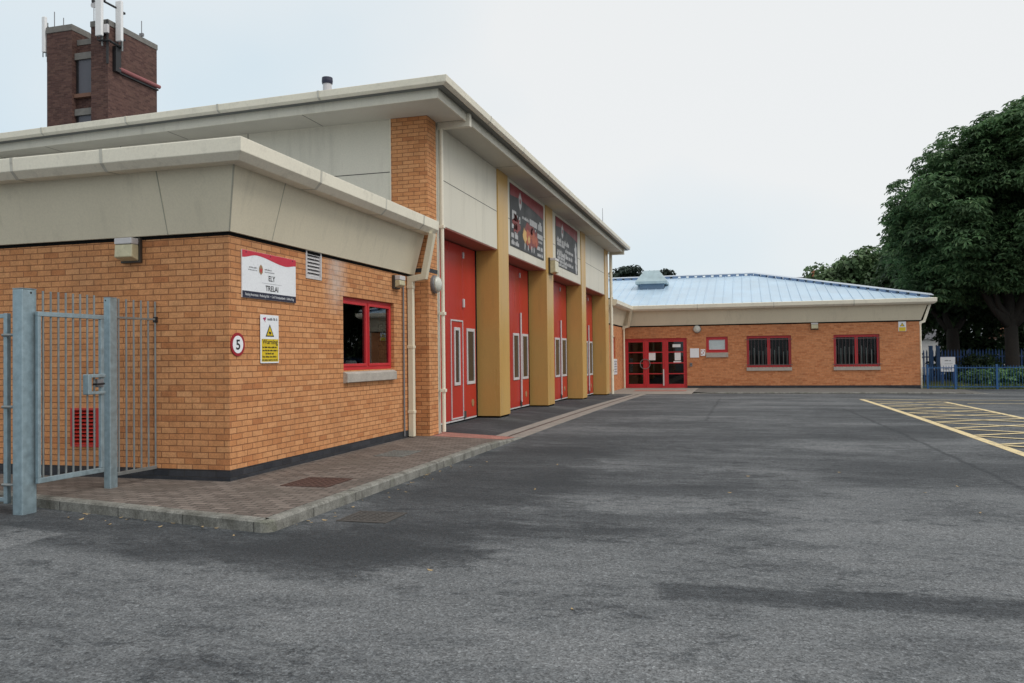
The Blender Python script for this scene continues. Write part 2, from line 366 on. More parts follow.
def ground_mat(name, kind):
    m, t, b = newmat(name); g = N(t, 'ShaderNodeNewGeometry').outputs['Position']
    sp = N(t, 'ShaderNodeSeparateXYZ'); t.links.new(g, sp.inputs[0]); X, Y = sp.outputs[0], sp.outputs[1]
    v2 = N(t, 'ShaderNodeTexVoronoi'); v2.inputs['Scale'].default_value = 42; t.links.new(g, v2.inputs['Vector'])
    vc2 = N(t, 'ShaderNodeSeparateXYZ'); t.links.new(v2.outputs['Color'], vc2.inputs[0])
    v = N(t, 'ShaderNodeTexVoronoi'); v.inputs['Scale'].default_value = 95; t.links.new(g, v.inputs['Vector'])
    vc = N(t, 'ShaderNodeSeparateXYZ'); t.links.new(v.outputs['Color'], vc.inputs[0])
    f1 = noise(t, g, 120, 3, .7); f2 = noise(t, g, 28, 5, .75)
    if kind == 'lawn':
        c = ramp(t, noise(t, g, 1.5, 5), (.3, (.13, .16, .06)), (.7, (.24, .25, .12))); t.links.new(c, b.inputs['Base Color']); b.inputs['Roughness'].default_value = 1; return m
    mpn = N(t, 'ShaderNodeMapping'); mpn.inputs['Scale'].default_value = (.55, 1.25, 1); mpn.inputs['Rotation'].default_value = (0, 0, .12); t.links.new(g, mpn.inputs[0]); sv = mpn.outputs[0]
    p1 = noise(t, sv, .38, 5, .6, .3); p2 = noise(t, sv, 1.6, 7, .72, .4); p3 = noise(t, sv, 7, 7, .8, .3); p4 = noise(t, g, 30, 6, .85)
    wear = math_(t, 'ADD', math_(t, 'MULTIPLY', p1, .85), math_(t, 'ADD', math_(t, 'MULTIPLY', p2, .42), math_(t, 'ADD', math_(t, 'MULTIPLY', p3, .44), math_(t, 'MULTIPLY', p4, .55))))
    wear = math_(t, 'SUBTRACT', wear, .645)
    yy = math_(t, 'ADD', Y, math_(t, 'MULTIPLY', math_(t, 'SUBTRACT', p2, .5), 4))
    near = ramp(t, math_(t, 'DIVIDE', yy, 40.0), (0, gray(.12)), (.12, gray(.10)), (.20, gray(.045)), (.30, gray(.01)), (.42, gray(.0)), (.55, gray(.0)), (.72, gray(.02)))
    wear = math_(t, 'ADD', wear, near)
    mf = N(t, 'ShaderNodeMapping'); mf.inputs['Scale'].default_value = (1, 1.7, 1); t.links.new(g, mf.inputs[0])
    fl = math_(t, 'MULTIPLY', ramp(t, noise(t, mf.outputs[0], 3.6, 10, .82, .5), (.525, W0), (.565, W1)), ramp(t, noise(t, sv, .9, 4, .6), (.43, W0), (.54, W1)))
    wear = math_(t, 'SUBTRACT', wear, math_(t, 'MULTIPLY', fl, .17))
    # dark fresh strips: a filled trench across the near yard and the damp edge by the kerb
    def band(cx, cy, hx, hy, rot, soft, amt):
        ca, sa = math.cos(rot), math.sin(rot)
        dx = math_(t, 'SUBTRACT', X, cx); dy = math_(t, 'SUBTRACT', Y, cy)
        u = math_(t, 'ADD', math_(t, 'MULTIPLY', dx, ca), math_(t, 'MULTIPLY', dy, sa)); q = math_(t, 'SUBTRACT', math_(t, 'MULTIPLY', dy, ca), math_(t, 'MULTIPLY', dx, sa))
        q = math_(t, 'ADD', q, math_(t, 'ADD', math_(t, 'MULTIPLY', math_(t, 'SUBTRACT', p2, .5), soft*3.2), math_(t, 'MULTIPLY', math_(t, 'SUBTRACT', p3, .5), soft*2.6))); u = math_(t, 'ADD', u, math_(t, 'MULTIPLY', math_(t, 'SUBTRACT', p2, .5), soft*5))
        a = math_(t, 'DIVIDE', math_(t, 'SUBTRACT', hx, math_(t, 'ABSOLUTE', u)), soft, True); c_ = math_(t, 'DIVIDE', math_(t, 'SUBTRACT', hy, math_(t, 'ABSOLUTE', q)), soft, True)
        return math_(t, 'MULTIPLY', math_(t, 'MULTIPLY', a, c_), amt*1.25)
    for a in ((1.35, 5.62, 2.0, .24, .03, .12, .17), (-3.0, 10, 1.3, 4.2, .0, .6, .13), (-1.2, 10.5, 1.6, 1.1, .0, .5, .09), (-5.3, 6.25, 2.9, .8, -.16, .3, .17), (-2.3, 7.0, 1.4, .5, .25, .4, .13), (1.5, 13.5, 6, 1.6, .0, .8, .05), (-.8, 8.1, 1.3, .4, .1, .4, .11), (-3.5, 6.0, 1.6, .45, .12, .3, .12), (.6, 22, 4.5, 7, .0, 1.2, .03)):
        wear = math_(t, 'SUBTRACT', wear, band(*a))
    wear = math_(t, 'ADD', wear, band(-6.9, 5.9, .9, .42, -.16, .06, .17)); wear = math_(t, 'ADD', wear, band(2.6, 8.2, 2.6, 1.6, .0, .7, .05)); wear = math_(t, 'ADD', wear, band(-1.0, 4.6, 2.0, .6, .1, .4, .05))
    wear = math_(t, 'SUBTRACT', wear, band(2.95, 14.5, .06, 11, .02, .06, .16))
    wear = math_(t, 'SUBTRACT', wear, band(-.9, 26, .06, 6, .0, .06, .10))
    if kind == 'apron': wear = math_(t, 'SUBTRACT', wear, .12)
    c = ramp(t, wear, (.22, (.030, .035, .040)), (.40, (.060, .066, .072)), (.50, (.097, .104, .110)), (.57, (.134, .142, .148)), (.74, (.175, .182, .187)))
    c = mix(t, 1.0, c, ramp(t, vc.outputs[0], (.0, gray(.50)), (.4, gray(.95)), (.88, gray(1.18)), (1, gray(1.7))), 'MULTIPLY')
    c = mix(t, 1.0, c, ramp(t, vc2.outputs[1], (.0, gray(.74)), (.25, gray(.98)), (.9, gray(1.04)), (1, gray(1.25))), 'MULTIPLY')
    c = mix(t, 1.0, c, ramp(t, f2, (.3, gray(.76)), (.7, gray(1.22))), 'MULTIPLY')
    t.links.new(c, b.inputs['Base Color']); b.inputs['Roughness'].default_value = .82; b.inputs['Specular IOR Level'].default_value = .4
    bump(t, b, math_(t, 'ADD', v.outputs['Distance'], f1), .7, .006)
    return m
m_asphalt = ground_mat('worn tarmac', 'asphalt'); m_apron = ground_mat('dark apron tarmac', 'apron'); m_lawn = ground_mat('lawn soil', 'lawn')
def linemat():
    m, t, b = newmat('worn yellow line paint'); g = N(t, 'ShaderNodeNewGeometry').outputs['Position']
    n = noise(t, g, 5, 8, .75); n2 = noise(t, g, 70, 3, .7)
    k = math_(t, 'ADD', math_(t, 'MULTIPLY', n, .6), math_(t, 'MULTIPLY', n2, .4))
    c = mix(t, ramp(t, k, (.39, W0), (.49, W1)), (.19, .18, .15), (.72, .58, .32)); t.links.new(c, b.inputs['Base Color']); b.inputs['Roughness'].default_value = .8
    return m
m_line = linemat()

# ------------------------------------------------------------------ ground levels
def g_as(y):                               # yard falls gently away beyond the annexe
    y = min(max(y, 14), 38); return -.0003 * (y - 14)**2
def interp(x, tab):
    if x <= tab[0][0]: return tab[0][1]
    for (a, p), (b, q) in zip(tab, tab[1:]):
        if x <= b: return p + (q - p)*(x - a)/(b - a)
    return tab[-1][1]
def g_in(y): return interp(y, [(14.6, .105), (20, .092), (24.5, .05), (30, -.03), (35.5, -.135), (37.2, -.105), (42, -.10)])
def sheet(m, xs, ys, fz):
    n = len(m.v); k = len(xs)
    for y in ys:
        for x in xs: m.v.append((x, y, fz(x, y)))
    for j in range(len(ys)-1):
        for i in range(k-1): m.f.append((n+j*k+i, n+j*k+i+1, n+(j+1)*k+i+1, n+(j+1)*k+i))
    return m
fr = lambda a, b, s: [a + (b-a)*i/max(1, round((b-a)/s)) for i in range(max(1, round((b-a)/s))+1)]
ys = [-900, -100, -20] + fr(-10, 13, 4) + fr(14, 38, 1) + [45, 60, 100, 300, 1500]
m = sheet(MB(), [-900, -100, -30, -15, -5, 0, 5, 15, 30, 100, 900], ys, lambda x, y: g_as(y) - (.10 if x < -6.5 and y > 15 else 0))
o = m.build('yard_tarmac', m_asphalt, recalc=False); tag(o, kind='structure')
# block paving round the annexe, with its kerb
KF = [(-16, 8.75), (-8.05, 7.30), (-7.32, 7.075)]        # kerb face, front, left of the post
def kerb_y(x): return 6.60 + (-4.45 - x) * (7.30-6.60)/(8.05-4.45)
arc = [(-4.25 + .10*math.sin(a), kerb_y(-4.25) + .10 - .10*math.cos(a)) for a in [R(d) for d in (0, 18, 36, 54, 72, 90)]]
path = [(-16, kerb_y(-16)), (-11, kerb_y(-11)), (-8.05, kerb_y(-8.05)), (-7.0, kerb_y(-7.0)), (-6, kerb_y(-6)), (-5.2, kerb_y(-5.2))] + arc + [(-4.15, y) for y in (8, 9, 10, 11, 12, 13, 13.8, 14.6, 15.4)]
def ktop(y): return interp(y, [(13.4, .112), (15.2, .012)]) if y > 13.4 else .112
def inset(pts, d):
    r = []
    for i, p in enumerate(pts):
        a = Vector(pts[max(i-1, 0)]); b = Vector(pts[min(i+1, len(pts)-1)]); t_ = (b-a).normalized(); r.append((p[0] - t_.y*d, p[1] + t_.x*d))
    return r
ki = inset(path, .125); kc = inset(path, .02)
m = MB(); m.loops([[(p[0], p[1], -.15), (p[0], p[1], ktop(p[1]) - .02 + g_as(p[1])), (c[0], c[1], ktop(p[1]) + g_as(p[1])), (q[0], q[1], ktop(p[1]) + g_as(p[1])), (q[0], q[1], -.15)] for p, c, q in zip(path, kc, ki)])
o = m.build('kerb', m_kerb); tag(o, kind='structure')
# kerb stone joints
m = MB(); 
acc = 0
for (a, b) in zip(path, path[1:]):
    L = math.dist(a, b); d = .915 - acc
    while d < L:
        t_ = d / L; p = Vector((a[0] + (b[0]-a[0])*t_, a[1] + (b[1]-a[1])*t_)); tv = (Vector(b)-Vector(a)).normalized(); nv = Vector((-tv.y, tv.x)); zt = ktop(p.y) + g_as(p.y)
        for (u0, u1, z0, z1) in ((-.0035, .001, -.02, zt - .018),):
            q = [p + nv*u0 - tv*.004, p + nv*u0 + tv*.004]; m.quad((q[0].x, q[0].y, z0), (q[1].x, q[1].y, z0), (q[1].x, q[1].y, z1), (q[0].x, q[0].y, z1))
        q = [p + nv*.02 - tv*.004, p + nv*.02 + tv*.004, p + nv*.122 + tv*.004, p + nv*.122 - tv*.004]; m.quad(*[(k.x, k.y, zt + .003) for k in q])
        d += .915
    acc = (acc + L) % .915
o = m.build('kerb_joint', m_joint); tag(o, kind='structure')
m = MB()
inner = ki[:-3]
def pz(x, y): return (.105 if y < 13.4 else interp(y, [(13.4, .105), (15.2, .105 + (x+6)*(-.09/1.75) if x > -6 else .105)]))
for (a, b) in zip(inner, inner[1:]):
    for s_ in range(4):
        if a[0] < -6.0:
            m.quad((a[0], a[1], .105), (b[0], b[1], .105), (b[0], 9.2, .105), (a[0], 9.2, .105)); break
poly = [(p[0], p[1], .105) for p in ki if p[1] < 13.5]
m = MB(); m.poly(*poly, (poly[-1][0], 13.4, .105), (-6.2, 13.4, .105), (-6.2, 9.0, .105), (-16, 9.0, .105))
m2 = sheet(m, [-6.5, -6, -5.5, -5, -4.5, -4.275], fr(13.4, 14.5, .25), lambda x, y: .105 + (0 if y < 13.4 else -(y-13.4)/1.8*.09*max(0, (x+6)/1.75)))
o = m.build('block_paving', m_paver); tag(o, kind='structure')
fz_ap = lambda x, y: g_in(y) + (g_as(y) + .006 - g_in(y)) * min(1, max(0, (x + 5.75) / 1.25)) if y < 36.5 else (g_in(y))
def fz_far(x, y):
    k = min(1, max(0, (y - 36.0)/1.6)); return fz_ap(x, min(y, 36.4)) * (1-k) + (-.10) * k
m = sheet(MB(), [-5.95, -5.6, -5.2, -4.8, -4.5, -4.275], fr(14.5, 15.35, .2), lambda x, y: .105 - (y-13.4)/1.8*.09*max(0, (x+6)/1.75) + .001)
o = m.build('red_paving', m_pink); tag(o, kind='structure')
m = sheet(MB(), [-6.9, -6.3, -5.75, -5.5, -5.2, -4.9, -4.72], fr(15.35, 36.2, .6), fz_ap)
o = m.build('bay_apron', m_apron); tag(o, kind='structure')
for xa, xb, nm, mt, dz in ((-4.72, -4.52, 'concrete_edging', m_conc, .004), (-4.52, -4.44, 'drain_channel', m_rust, -.006), (-4.44, -4.15, 'concrete_channel', m_conc, .003)):
    m = MB().loops([[(xa, y, -.4), (xa, y, fz_ap(xa, y) + dz), (xb, y, g_as(y) + .006 + dz), (xb, y, -.4)] for y in fr(15.35, 36.2, .6)])
    o = m.build(nm, mt); tag(o, kind='structure')
m = sheet(MB(), [-5.95, -5, -4.4, -3, -2.2], fr(36.2, 42.2, .4), fz_far); 
o = m.build('entrance_paving', m_conc); tag(o, kind='structure')
m = sheet(MB(), [-5.0, -4.2, -3, -2.6], fr(38.2, 39.6, .4), lambda x, y: fz_far(x, y) + .005)
o = m.build('entrance_red_paving', m_pink); tag(o, kind='structure')
m = sheet(MB(), [-2.2, 2, 6, 12, 20, 40], [37.3, 39, 42.3], lambda x, y: -.10 - (.12 if x > 8 else 0)*min(1, (x-8)/4 if x > 8 else 0))
o = m.build('pavement', m_path); tag(o, kind='structure')
m = MB().loops([[(x, 37.17, -.4), (x, 37.17, z-.02), (x, 37.19, z), (x, 37.3, z), (x, 37.3, -.4)] for x, z in ((-2.2, -.15), (-1.4, -.098), (8, -.098), (12, -.218), (40, -.218))])
o = m.build('far_kerb', m_kerb); tag(o, kind='structure')
m = sheet(MB(), [7.8, 20, 60, 200], [42.3, 60, 120, 300], lambda x, y: -.2); o = m.build('lawn', m_lawn); tag(o, kind='structure')
m = sheet(MB(), [-200, -40, 8], [58, 120, 300], lambda x, y: -.15); o = m.build('lawn', m_lawn); tag(o, kind='structure')
# hatched yellow box
m = MB(); zl = lambda y: g_as(y) + .005
def strip(p, q, wd):
    p, q = Vector(p), Vector(q); d = (q-p).normalized(); n = Vector((-d.y, d.x))*wd/2; k = max(1, int((q-p).length/1.0))
    for i in range(k):
        a = p + (q-p)*i/k; b = p + (q-p)*(i+1)/k
        m.quad(*[(v.x, v.y, zl(v.y)) for v in (a-n, b-n, b+n, a+n)])
strip((4.06, 9), (3.98, 31.4), .17); strip((6.28, 9), (6.27, 29.6), .15); strip((3.95, 31.4), (7.6, 30.9), .15); strip((6.7, 28.6), (13.5, 28.2), .14); strip((7.6, 30.9), (13.5, 30.4), .12)
zl = lambda y: g_as(y) + .009
for k in range(13):
    y0 = 10.6 + k*1.62
    if y0 + 1.35 < 31: strip((4.12, y0), (6.21, y0 + 1.30), .13)
zl = lambda y: g_as(y) + .013
for k in range(12):
    y0 = 12.0 + k*1.62; strip((4.12, y0), (6.21, y0 - 1.35), .13)
o = m.build('yellow_hatching', m_line, recalc=False); tag(o, kind='structure')

# ------------------------------------------------------------------ the fire station
fs = thing('fire_station', 'golden brick fire station of engine bays with red doors, low annexe and blue roofed wing', 'fire station', (-6, 24, 0))
H0 = 3.13
# --- annexe
WIN = (11.57, 13.50, 1.385, 2.55)
m = MB(); wall(m, 'x', -6, -1, 8.93, 14.398, .24, H0, [WIN, (10.46, 10.87, 2.75, 3.15)], .3); weld(m)
m.build('brick_wall', m_brick, fs)
m = MB(); wall(m, 'y', 8.63, 1, -16, -6.0, .24, H0, [(-8.34, -7.925, .49, .975)], .298); weld(m)
m.build('brick_wall', m_brick, fs)
MB().box(-16.0, -5.992, 8.622, 8.9, -.1, .238).box(-6.3, -5.992, 8.9, 14.398, -.1, .238).build('plinth', m_plinth, fs)
MB().box(-16, -6.31, 14.2, 14.395, 0, H0).box(-16.2, -16, 8.7, 14.39, 0, H0).box(-16, -6.31, 8.94, 14.19, H0-.05, H0).box(-9.7, -9.6, 8.94, 14.19, 0, H0-.06).build('inner_wall', plain('office wall', (.32, .31, .28), .9), fs)
na = [(-16, 8.63, 0, -1), (-6, 8.63, 1, -1), (-6, 14.36, 1, 0)]
sweep(MB(), na, [(.005, H0-.04), (.007, H0), (-.2, H0), (-.2, H0-.04)][::-1]).build('shadow_strip', m_black, fs)  # near-black strip stands in for the shadow line below the fascia
sweep(MB(), na, [(.045, H0+.002), (.262, 3.915), (.1, 3.915), (-.22, H0+.002)]).build('fascia', m_cream, fs)
GUT = [(.24, 3.878), (.455, 3.866), (.54, 3.952), (.55, 4.112), (.50, 4.13), (.16, 4.13), (.16, 3.916)]
sweep(MB(), na, GUT).build('gutter', m_gutter, fs, bevel=.006)
jg = lambda dz: [(.243 + (.003), 3.874), (.457, 3.862), (.5435, 3.950), (.5535, 4.114), (.50, 4.134), (.30, 4.134)]
for x in (-14.2, -12.3, -10.5, -8.75, -7.4): sweep(MB(), [(x, 8.63, 0, -1), (x+.045, 8.63, 0, -1)], jg(0)).build('gutter_strap', m_strap, fs)
for y in (9.9, 12.0, 13.6): sweep(MB(), [(-6, y, 1, 0), (-6, y+.045, 1, 0)], jg(0)).build('gutter_strap', m_strap, fs)
m = MB(); fj = [(.046, H0+.003), (.265, 3.914), (.26, 3.914), (.04, H0+.003)]
m_seam = plain('seam grey', (.42, .40, .32), .7)
for x in (-13.4, -10.1, -6.84): sweep(MB(), [(x, 8.63, 0, -1), (x+.012, 8.63, 0, -1)], [(o_+.002, z) for o_, z in fj]).build('fascia_joint', m_seam, fs)
sweep(MB(), [(-6, 9.5, 1, 0), (-6, 9.512, 1, 0)], [(o_+.002, z) for o_, z in fj]).build('fascia_joint', m_seam, fs)
sweep(MB(), [(-6.012, 8.63, .988, -1), (-6, 8.63, 1, -1), (-6, 8.642, 1, -.988)], [(o_+.002, z) for o_, z in fj]).build('fascia_joint', m_seam, fs)
m = MB()
MB().poly((-16, 8.4, 4.09), (-5.75, 8.4, 4.09), (-5.75, 14.39, 4.09), (-11, 14.39, 4.6), (-16, 14.39, 4.6)).build('roof', m_roofgrey, fs)
# annexe window
def window(F, u0, u1, v0, v1, n=2, fw=.06, dep=-.09, glassmat=m_glass, parent=fs, sill=None, label=None):
    m = MB(); d0, d1 = dep - .05, dep
    plate(m, F, u0, u1, v1-fw, v1, d0, d1); plate(m, F, u0, u1, v0, v0+fw, d0, d1)
    plate(m, F, u0, u0+fw, v0+fw, v1-fw, d0, d1); plate(m, F, u1-fw, u1, v0+fw, v1-fw, d0, d1)
    cells = []; wd = (u1-u0-2*fw)/n
    for i in range(n):
        a = u0+fw+wd*i; b = a+wd
        if i: plate(m, F, a-.035, a+.035, v0+fw, v1-fw, d0, d1-.002)
        cells.append((a+(.035 if i else 0), b-(.035 if i < n-1 else 0)))
    f = m.build('window', m_redframe, parent, bevel=.006, label=label)
    s = MB()
    for a, b in cells:
        plate(s, F, a, a+.035, v0+fw, v1-fw, d0+.01, d1+.012); plate(s, F, b-.035, b, v0+fw, v1-fw, d0+.01, d1+.012)
        plate(s, F, a+.035, b-.035, v1-fw-.045, v1-fw, d0+.01, d1+.012); plate(s, F, a+.035, b-.035, v0+fw, v0+fw+.045, d0+.01, d1+.012)
    s.build('sash', m_redframe, f, bevel=.004)
    for a, b in cells:
        flat(MB(), F, [(a+.03, v0+fw+.04), (b-.03, v0+fw+.04), (b-.03, v1-fw-.04), (a+.03, v1-fw-.04)], d0+.03).build('pane', glassmat, f, recalc=False)
    if sill: sill(f)
    return f
FA = on_px(-6)
def annexe_sill(f):
    m = MB(); prof = [(-.06, 1.38), (.03, 1.36), (.075, 1.335), (.075, 1.20), (-.0, 1.185), (-.06, 1.185)]
    m.loops([[(-6+o_, y, z) for o_, z in prof] for y in (11.56, 13.44)]); m.build('sill', m_stone, f, bevel=.005)
window(FA, *WIN, dep=-.06, sill=annexe_sill, label='red framed two pane window of the low annexe')
# louvre and red vent
m = MB(); plate(m, FA, 10.44, 10.89, 2.73, 2.765, -.05, .012); plate(m, FA, 10.44, 10.89, 3.125, 3.16, -.05, .012); plate(m, FA, 10.44, 10.475, 2.765, 3.125, -.05, .012); plate(m, FA, 10.855, 10.89, 2.765, 3.125, -.05, .012)
v = m.build('vent', m_trim, fs)
m = MB()
for k in range(7): z = 2.775 + k*.051; m.quad((-6.0, 10.475, z), (-6.0, 10.855, z), (-6.045, 10.855, z+.045), (-6.045, 10.475, z+.045)); m.quad((-6.0, 10.475, z-.006), (-6.0, 10.855, z-.006), (-6.0, 10.855, z), (-6.0, 10.475, z))
m.build('slat', m_trim, v, recalc=False); plate(MB(), FA, 10.46, 10.87, 2.75, 3.14, -.12, -.10).build('backing', m_black, v)
FL = on_ny(8.63)
m = MB(); u0, u1, v0, v1 = -8.346, -7.918, .485, .98
plate(m, FL, u0, u1, v1-.03, v1, -.05, .02); plate(m, FL, u0, u1, v0, v0+.03, -.05, .02); plate(m, FL, u0, u0+.03, v0+.03, v1-.03, -.05, .02); plate(m, FL, u1-.03, u1, v0+.03, v1-.03, -.05, .02)
v = m.build('vent', m_red, fs, label='red louvred vent low on the annexe wall behind the gate'); m = MB()
for k in range(9): z = v0+.035+k*.048; m.quad(FL(u0+.03, z, .015), FL(u1-.03, z, .015), FL(u1-.03, z+.03, -.02), FL(u0+.03, z+.03, -.02))
m.build('slat', m_red, v, recalc=False); plate(MB(), FL, u0+.02, u1-.02, v0+.02, v1-.02, -.1, -.08).build('backing', m_black, v)
# annexe downpipe
m = MB(); m.sqtube([(-5.93, 14.12, .12), (-5.93, 14.12, 2.98)], .052, (0, 1, 0)); d = m.build('downpipe', m_cream, fs, bevel=.008)
MB().sqtube([(-5.93, 14.12, 2.90), (-5.93, 14.12, 3.03), (-5.66, 14.12, 3.07), (-5.49, 14.12, 3.86)], .056, (0, 1, 0)).build('swan_neck', m_cream, d, bevel=.006)
for z in (.55, 1.75, 2.86): MB().box(-5.99, -5.868, 14.06, 14.18, z, z+.05).build('pipe_collar', m_cream, d, bevel=.004)
MB().tube([(-5.97, 13.86, .15), (-5.97, 13.86, 3.04)], .017, 8).build('conduit', m_lampgrey, fs)
# --- engine hall
T = 6.15
MB().box(-6.43, -5.69, 14.40, 14.86, .02, T).build('brick_pier', m_brick, fs)
MB().box(-6.44, -5.684, 14.396, 14.866, -.1, .10).build('plinth', m_plinth, fs)
MB().box(-6.436, -5.685, 14.396, 14.866, 3.185, 3.262).build('damp_course', m_plinth, fs)
MB().box(-24, -6.47, 14.47, 14.6, 0, T).build('cladding', m_clad, fs)
MB().box(-6.47, -6.432, 14.43, 14.55, 4.0, T).build('corner_trim', m_gutter, fs)
m = MB(); m.box(-24, -6.475, 14.466, 14.469, 5.138, 5.152)
for x in (-9.6, -12.7, -15.8, -18.9, -22): m.box(x, x+.012, 14.466, 14.469, 3.9, 5.137); m.box(x, x+.012, 14.466, 14.469, 5.153, T)
m.build('cladding_joint', m_joint, fs)
MB().box(-24, -23.8, 14.6, 35.9, 0, T).box(-23.8, -6.0, 35.75, 35.95, 0, T).box(-7.1, -7.0, 14.87, 35.7, -.3, T).build('hall_wall', m_clad, fs)
COL = [(19.03, 19.91), (24.08, 24.96), (29.62, 30.46), (34.95, 35.80)]
BAY = [(15.14, 19.03), (19.91, 24.08), (24.96, 29.62), (30.46, 34.95)]
for a, b in COL:
    z = g_in((a+b)/2)
    c = MB().box(-6.99, -5.69, a, b, z+.045, T).build('column', m_gold, fs, bevel=.006)
    MB().box(-6.98, -5.72, a+.02, b-.02, z-.1, z+.044).build('plinth', m_black, c)  # black block stands in for the dark gap below the column
m = MB(); m.box(-6.99, -5.74, 14.87, 15.13, -.05, T); m.build('door_jamb', m_clad, fs)
for i, (a, b) in enumerate(BAY):
    p = MB().box(-6.2, -5.722, a+.004, b-.004, 4.19, T-.002).build('spandrel_panel', m_clad, fs, bevel=.004)
    m = MB(); m.box(-5.7215, -5.7195, a+.02, b-.02, 5.10, 5.112); m.build('panel_joint', m_joint, p)
    MB().box(-6.98, -5.735, a+.005, b-.005, 4.165, 4.187).build('lintel', m_lintel, p)
    m = MB(); m.box(-6.44, -6.305, a+.002, b-.002, -.35, 4.163); m.build('door_backing', m_black, p)
    # folding door: leaves hinged at the jambs
    zb = g_in((a+b)/2) + .07; n = 4; lw = (b - .17 - a - .04) / n
    m = MB(); edges = []
    for k in range(n):
        y0 = a + .04 + lw*k + .006; y1 = y0 + lw - .012; edges.append((y0, y1)); m.box(-6.30, -6.24, y0, y1, zb, 4.14)
    MB().box(-6.29, -6.262, b-.128, b-.003, zb-.04, 4.16).build('rubber_seal', m_black, fs)
    d = m.build('bay_door', m_red, fs, bevel=.008, label=['red folding engine bay door with a wicket door beside the brick pier', 'red folding engine bay door under the fiery poster', 'red folding engine bay door under the poster of white writing', 'red folding engine bay door farthest along the hall'][i])
    m = MB()
    for y0, y1 in edges: m.box(-6.31, -6.232, y0+.01, y1-.01, zb-.035, zb-.002)
    m.build('weather_strip', m_trim, d)
    D = on_px(-6.24); wz0, wz1 = .94 + zb - .17, 2.25 + (zb - .17)*.4
    def light(y0, y1, z0, z1):
        m = MB(); e = .07
        plate(m, D, y0, y1, z1-e, z1, .001, .022); plate(m, D, y0, y1, z0, z0+e, .001, .022); plate(m, D, y0, y0+e, z0+e, z1-e, .001, .022); plate(m, D, y1-e, y1, z0+e, z1-e, .001, .022)
        f = m.build('door_window', m_trim, d, bevel=.003)
        plate(MB(), D, y0+e, y1-e, z0+e, z1-e, .0005, .005).build('pane', m_paneb, f)
    if i == 0: m_paneb = plain('dark door pane', (.035, .037, .036), .08, var=.3, spec=.8)
    y0, y1 = edges[3]; light(y0+.20, y1-.12, wz0, wz1)
    y0, y1 = edges[2]
    if i == 0:
        light(y0+.26, y1-.26, wz0, wz1)
        m = MB(); q0, q1, qz0, qz1 = y0+.05, y1-.04, zb+.02, 2.42
        plate(m, D, q0, q0+.035, qz0, qz1, .001, .018); plate(m, D, q1-.035, q1, qz0, qz1, .001, .018); plate(m, D, q0+.035, q1-.035, qz1-.035, qz1, .001, .018); plate(m, D, q0+.035, q1-.035, qz0, qz0+.03, .001, .018)
        m.build('wicket_frame', m_trim, d, bevel=.003)
        plate(MB(), D, y1-.05, y1+.03, 2.72, 2.92, .001, .045).build('handle', m_trim, d, bevel=.01)
        m = MB(); m.box(-6.2395, -6.236, edges[3][0]+.32, edges[3][0]+.55, 1.25, 1.75); m.build('notice', m_posterwhite, d)
    else:
        light(y0+.22, y1-.14, wz0, wz1)
        MB().tube([(-6.205, y1, zb+.12), (-6.205, y1, 2.84)], .028, 8).build('pull_rod', m_trim, d)
    MB().box(-6.24, -6.20, y1-.03, y1+.03, 3.86, 4.0).build('hook', m_trim, d, bevel=.008)
    y0, y1 = edges[3]; disc(MB(), D, y0+.62, zb+.32, .09, .001, .01, 20).build('round_badge', plain('badge ochre', (.42, .24, .12), .5), d)
    m = MB(); m.box(-6.237, -6.2, y0-.05, y0+.05, zb, zb+.16); m.build('floor_bolt', m_joint, d)
# soffit, fascia, gutter and roof of the hall
SX, SY, SE, SL, SK = -5.10, 13.45, 36.75, -24.3, 1.0; ey_ = lambda x: SY + SK*(SX-x)/(SX-SL)
MB().loops([[(SL, SY+.02+SK, z), (SX-.02, SY+.02, z), (SX-.02, SE-.02, z), (SL, SE-.02, z)] for z in (T, T+.05)]).build('soffit', m_soffit, fs)
for y in (14.9, 18.9, 22.9, 26.9, 30.9, 34.6): MB().box(-5.68, SX-.03, y, y+.012, T-.003, T-.001).build('soffit_joint', m_joint, fs)
for x in (-7.9, -11, -14.2, -17.4): MB().box(x, x+.012, ey_(x)+.03, 14.44, T-.003, T-.001).build('soffit_joint', m_joint, fs)
nm = [(SL, SY+SK, 0, -1), (SX, SY, 1, -1), (SX, SE, 1, 1), (SL, SE, 0, 1)]
sweep(MB(), nm, [(0, T-.012), (.0, 6.315), (-.12, 6.315), (-.03, T-.012)]).build('fascia', m_clad, fs)
sweep(MB(), nm, [(.012, 6.316), (.17, 6.300), (.235, 6.335), (.25, 6.45), (.19, 6.462), (-.12, 6.462), (-.12, 6.316)]).build('gutter', m_gutter, fs, bevel=.006)
sweep(MB(), nm, [(.014, 6.300), (.15, 6.292), (.15, 6.2985), (.014, 6.314)]).build('gutter_underside', plain('shaded grey underside', (.16, .17, .16), .7), fs)  # dark grey strip carries the shade beneath the gutter
jm = [(.17, 6.297), (.2375, 6.334), (.2535, 6.452), (.19, 6.466), (.1, 6.466)]
for x in (-7.4, -9.6, -11.8, -14, -16.2, -18.4): sweep(MB(), [(x, ey_(x), 0, -1), (x+.04, ey_(x+.04), 0, -1)], jm).build('gutter_strap', m_strap, fs)
for y in (15.8, 18.4, 21, 23.6, 26.2, 28.8, 31.4, 34): sweep(MB(), [(SX, y, 1, 0), (SX, y+.04, 1, 0)], jm).build('gutter_strap', m_strap, fs)
m = MB(); x0, x1, y0, y1 = SL, SX+.1, SY-.1, SE+.1; zt = 6.455; pk = 1.25
A, B = (-14.7, 22.5, zt+pk), (-14.7, 27.7, zt+pk)
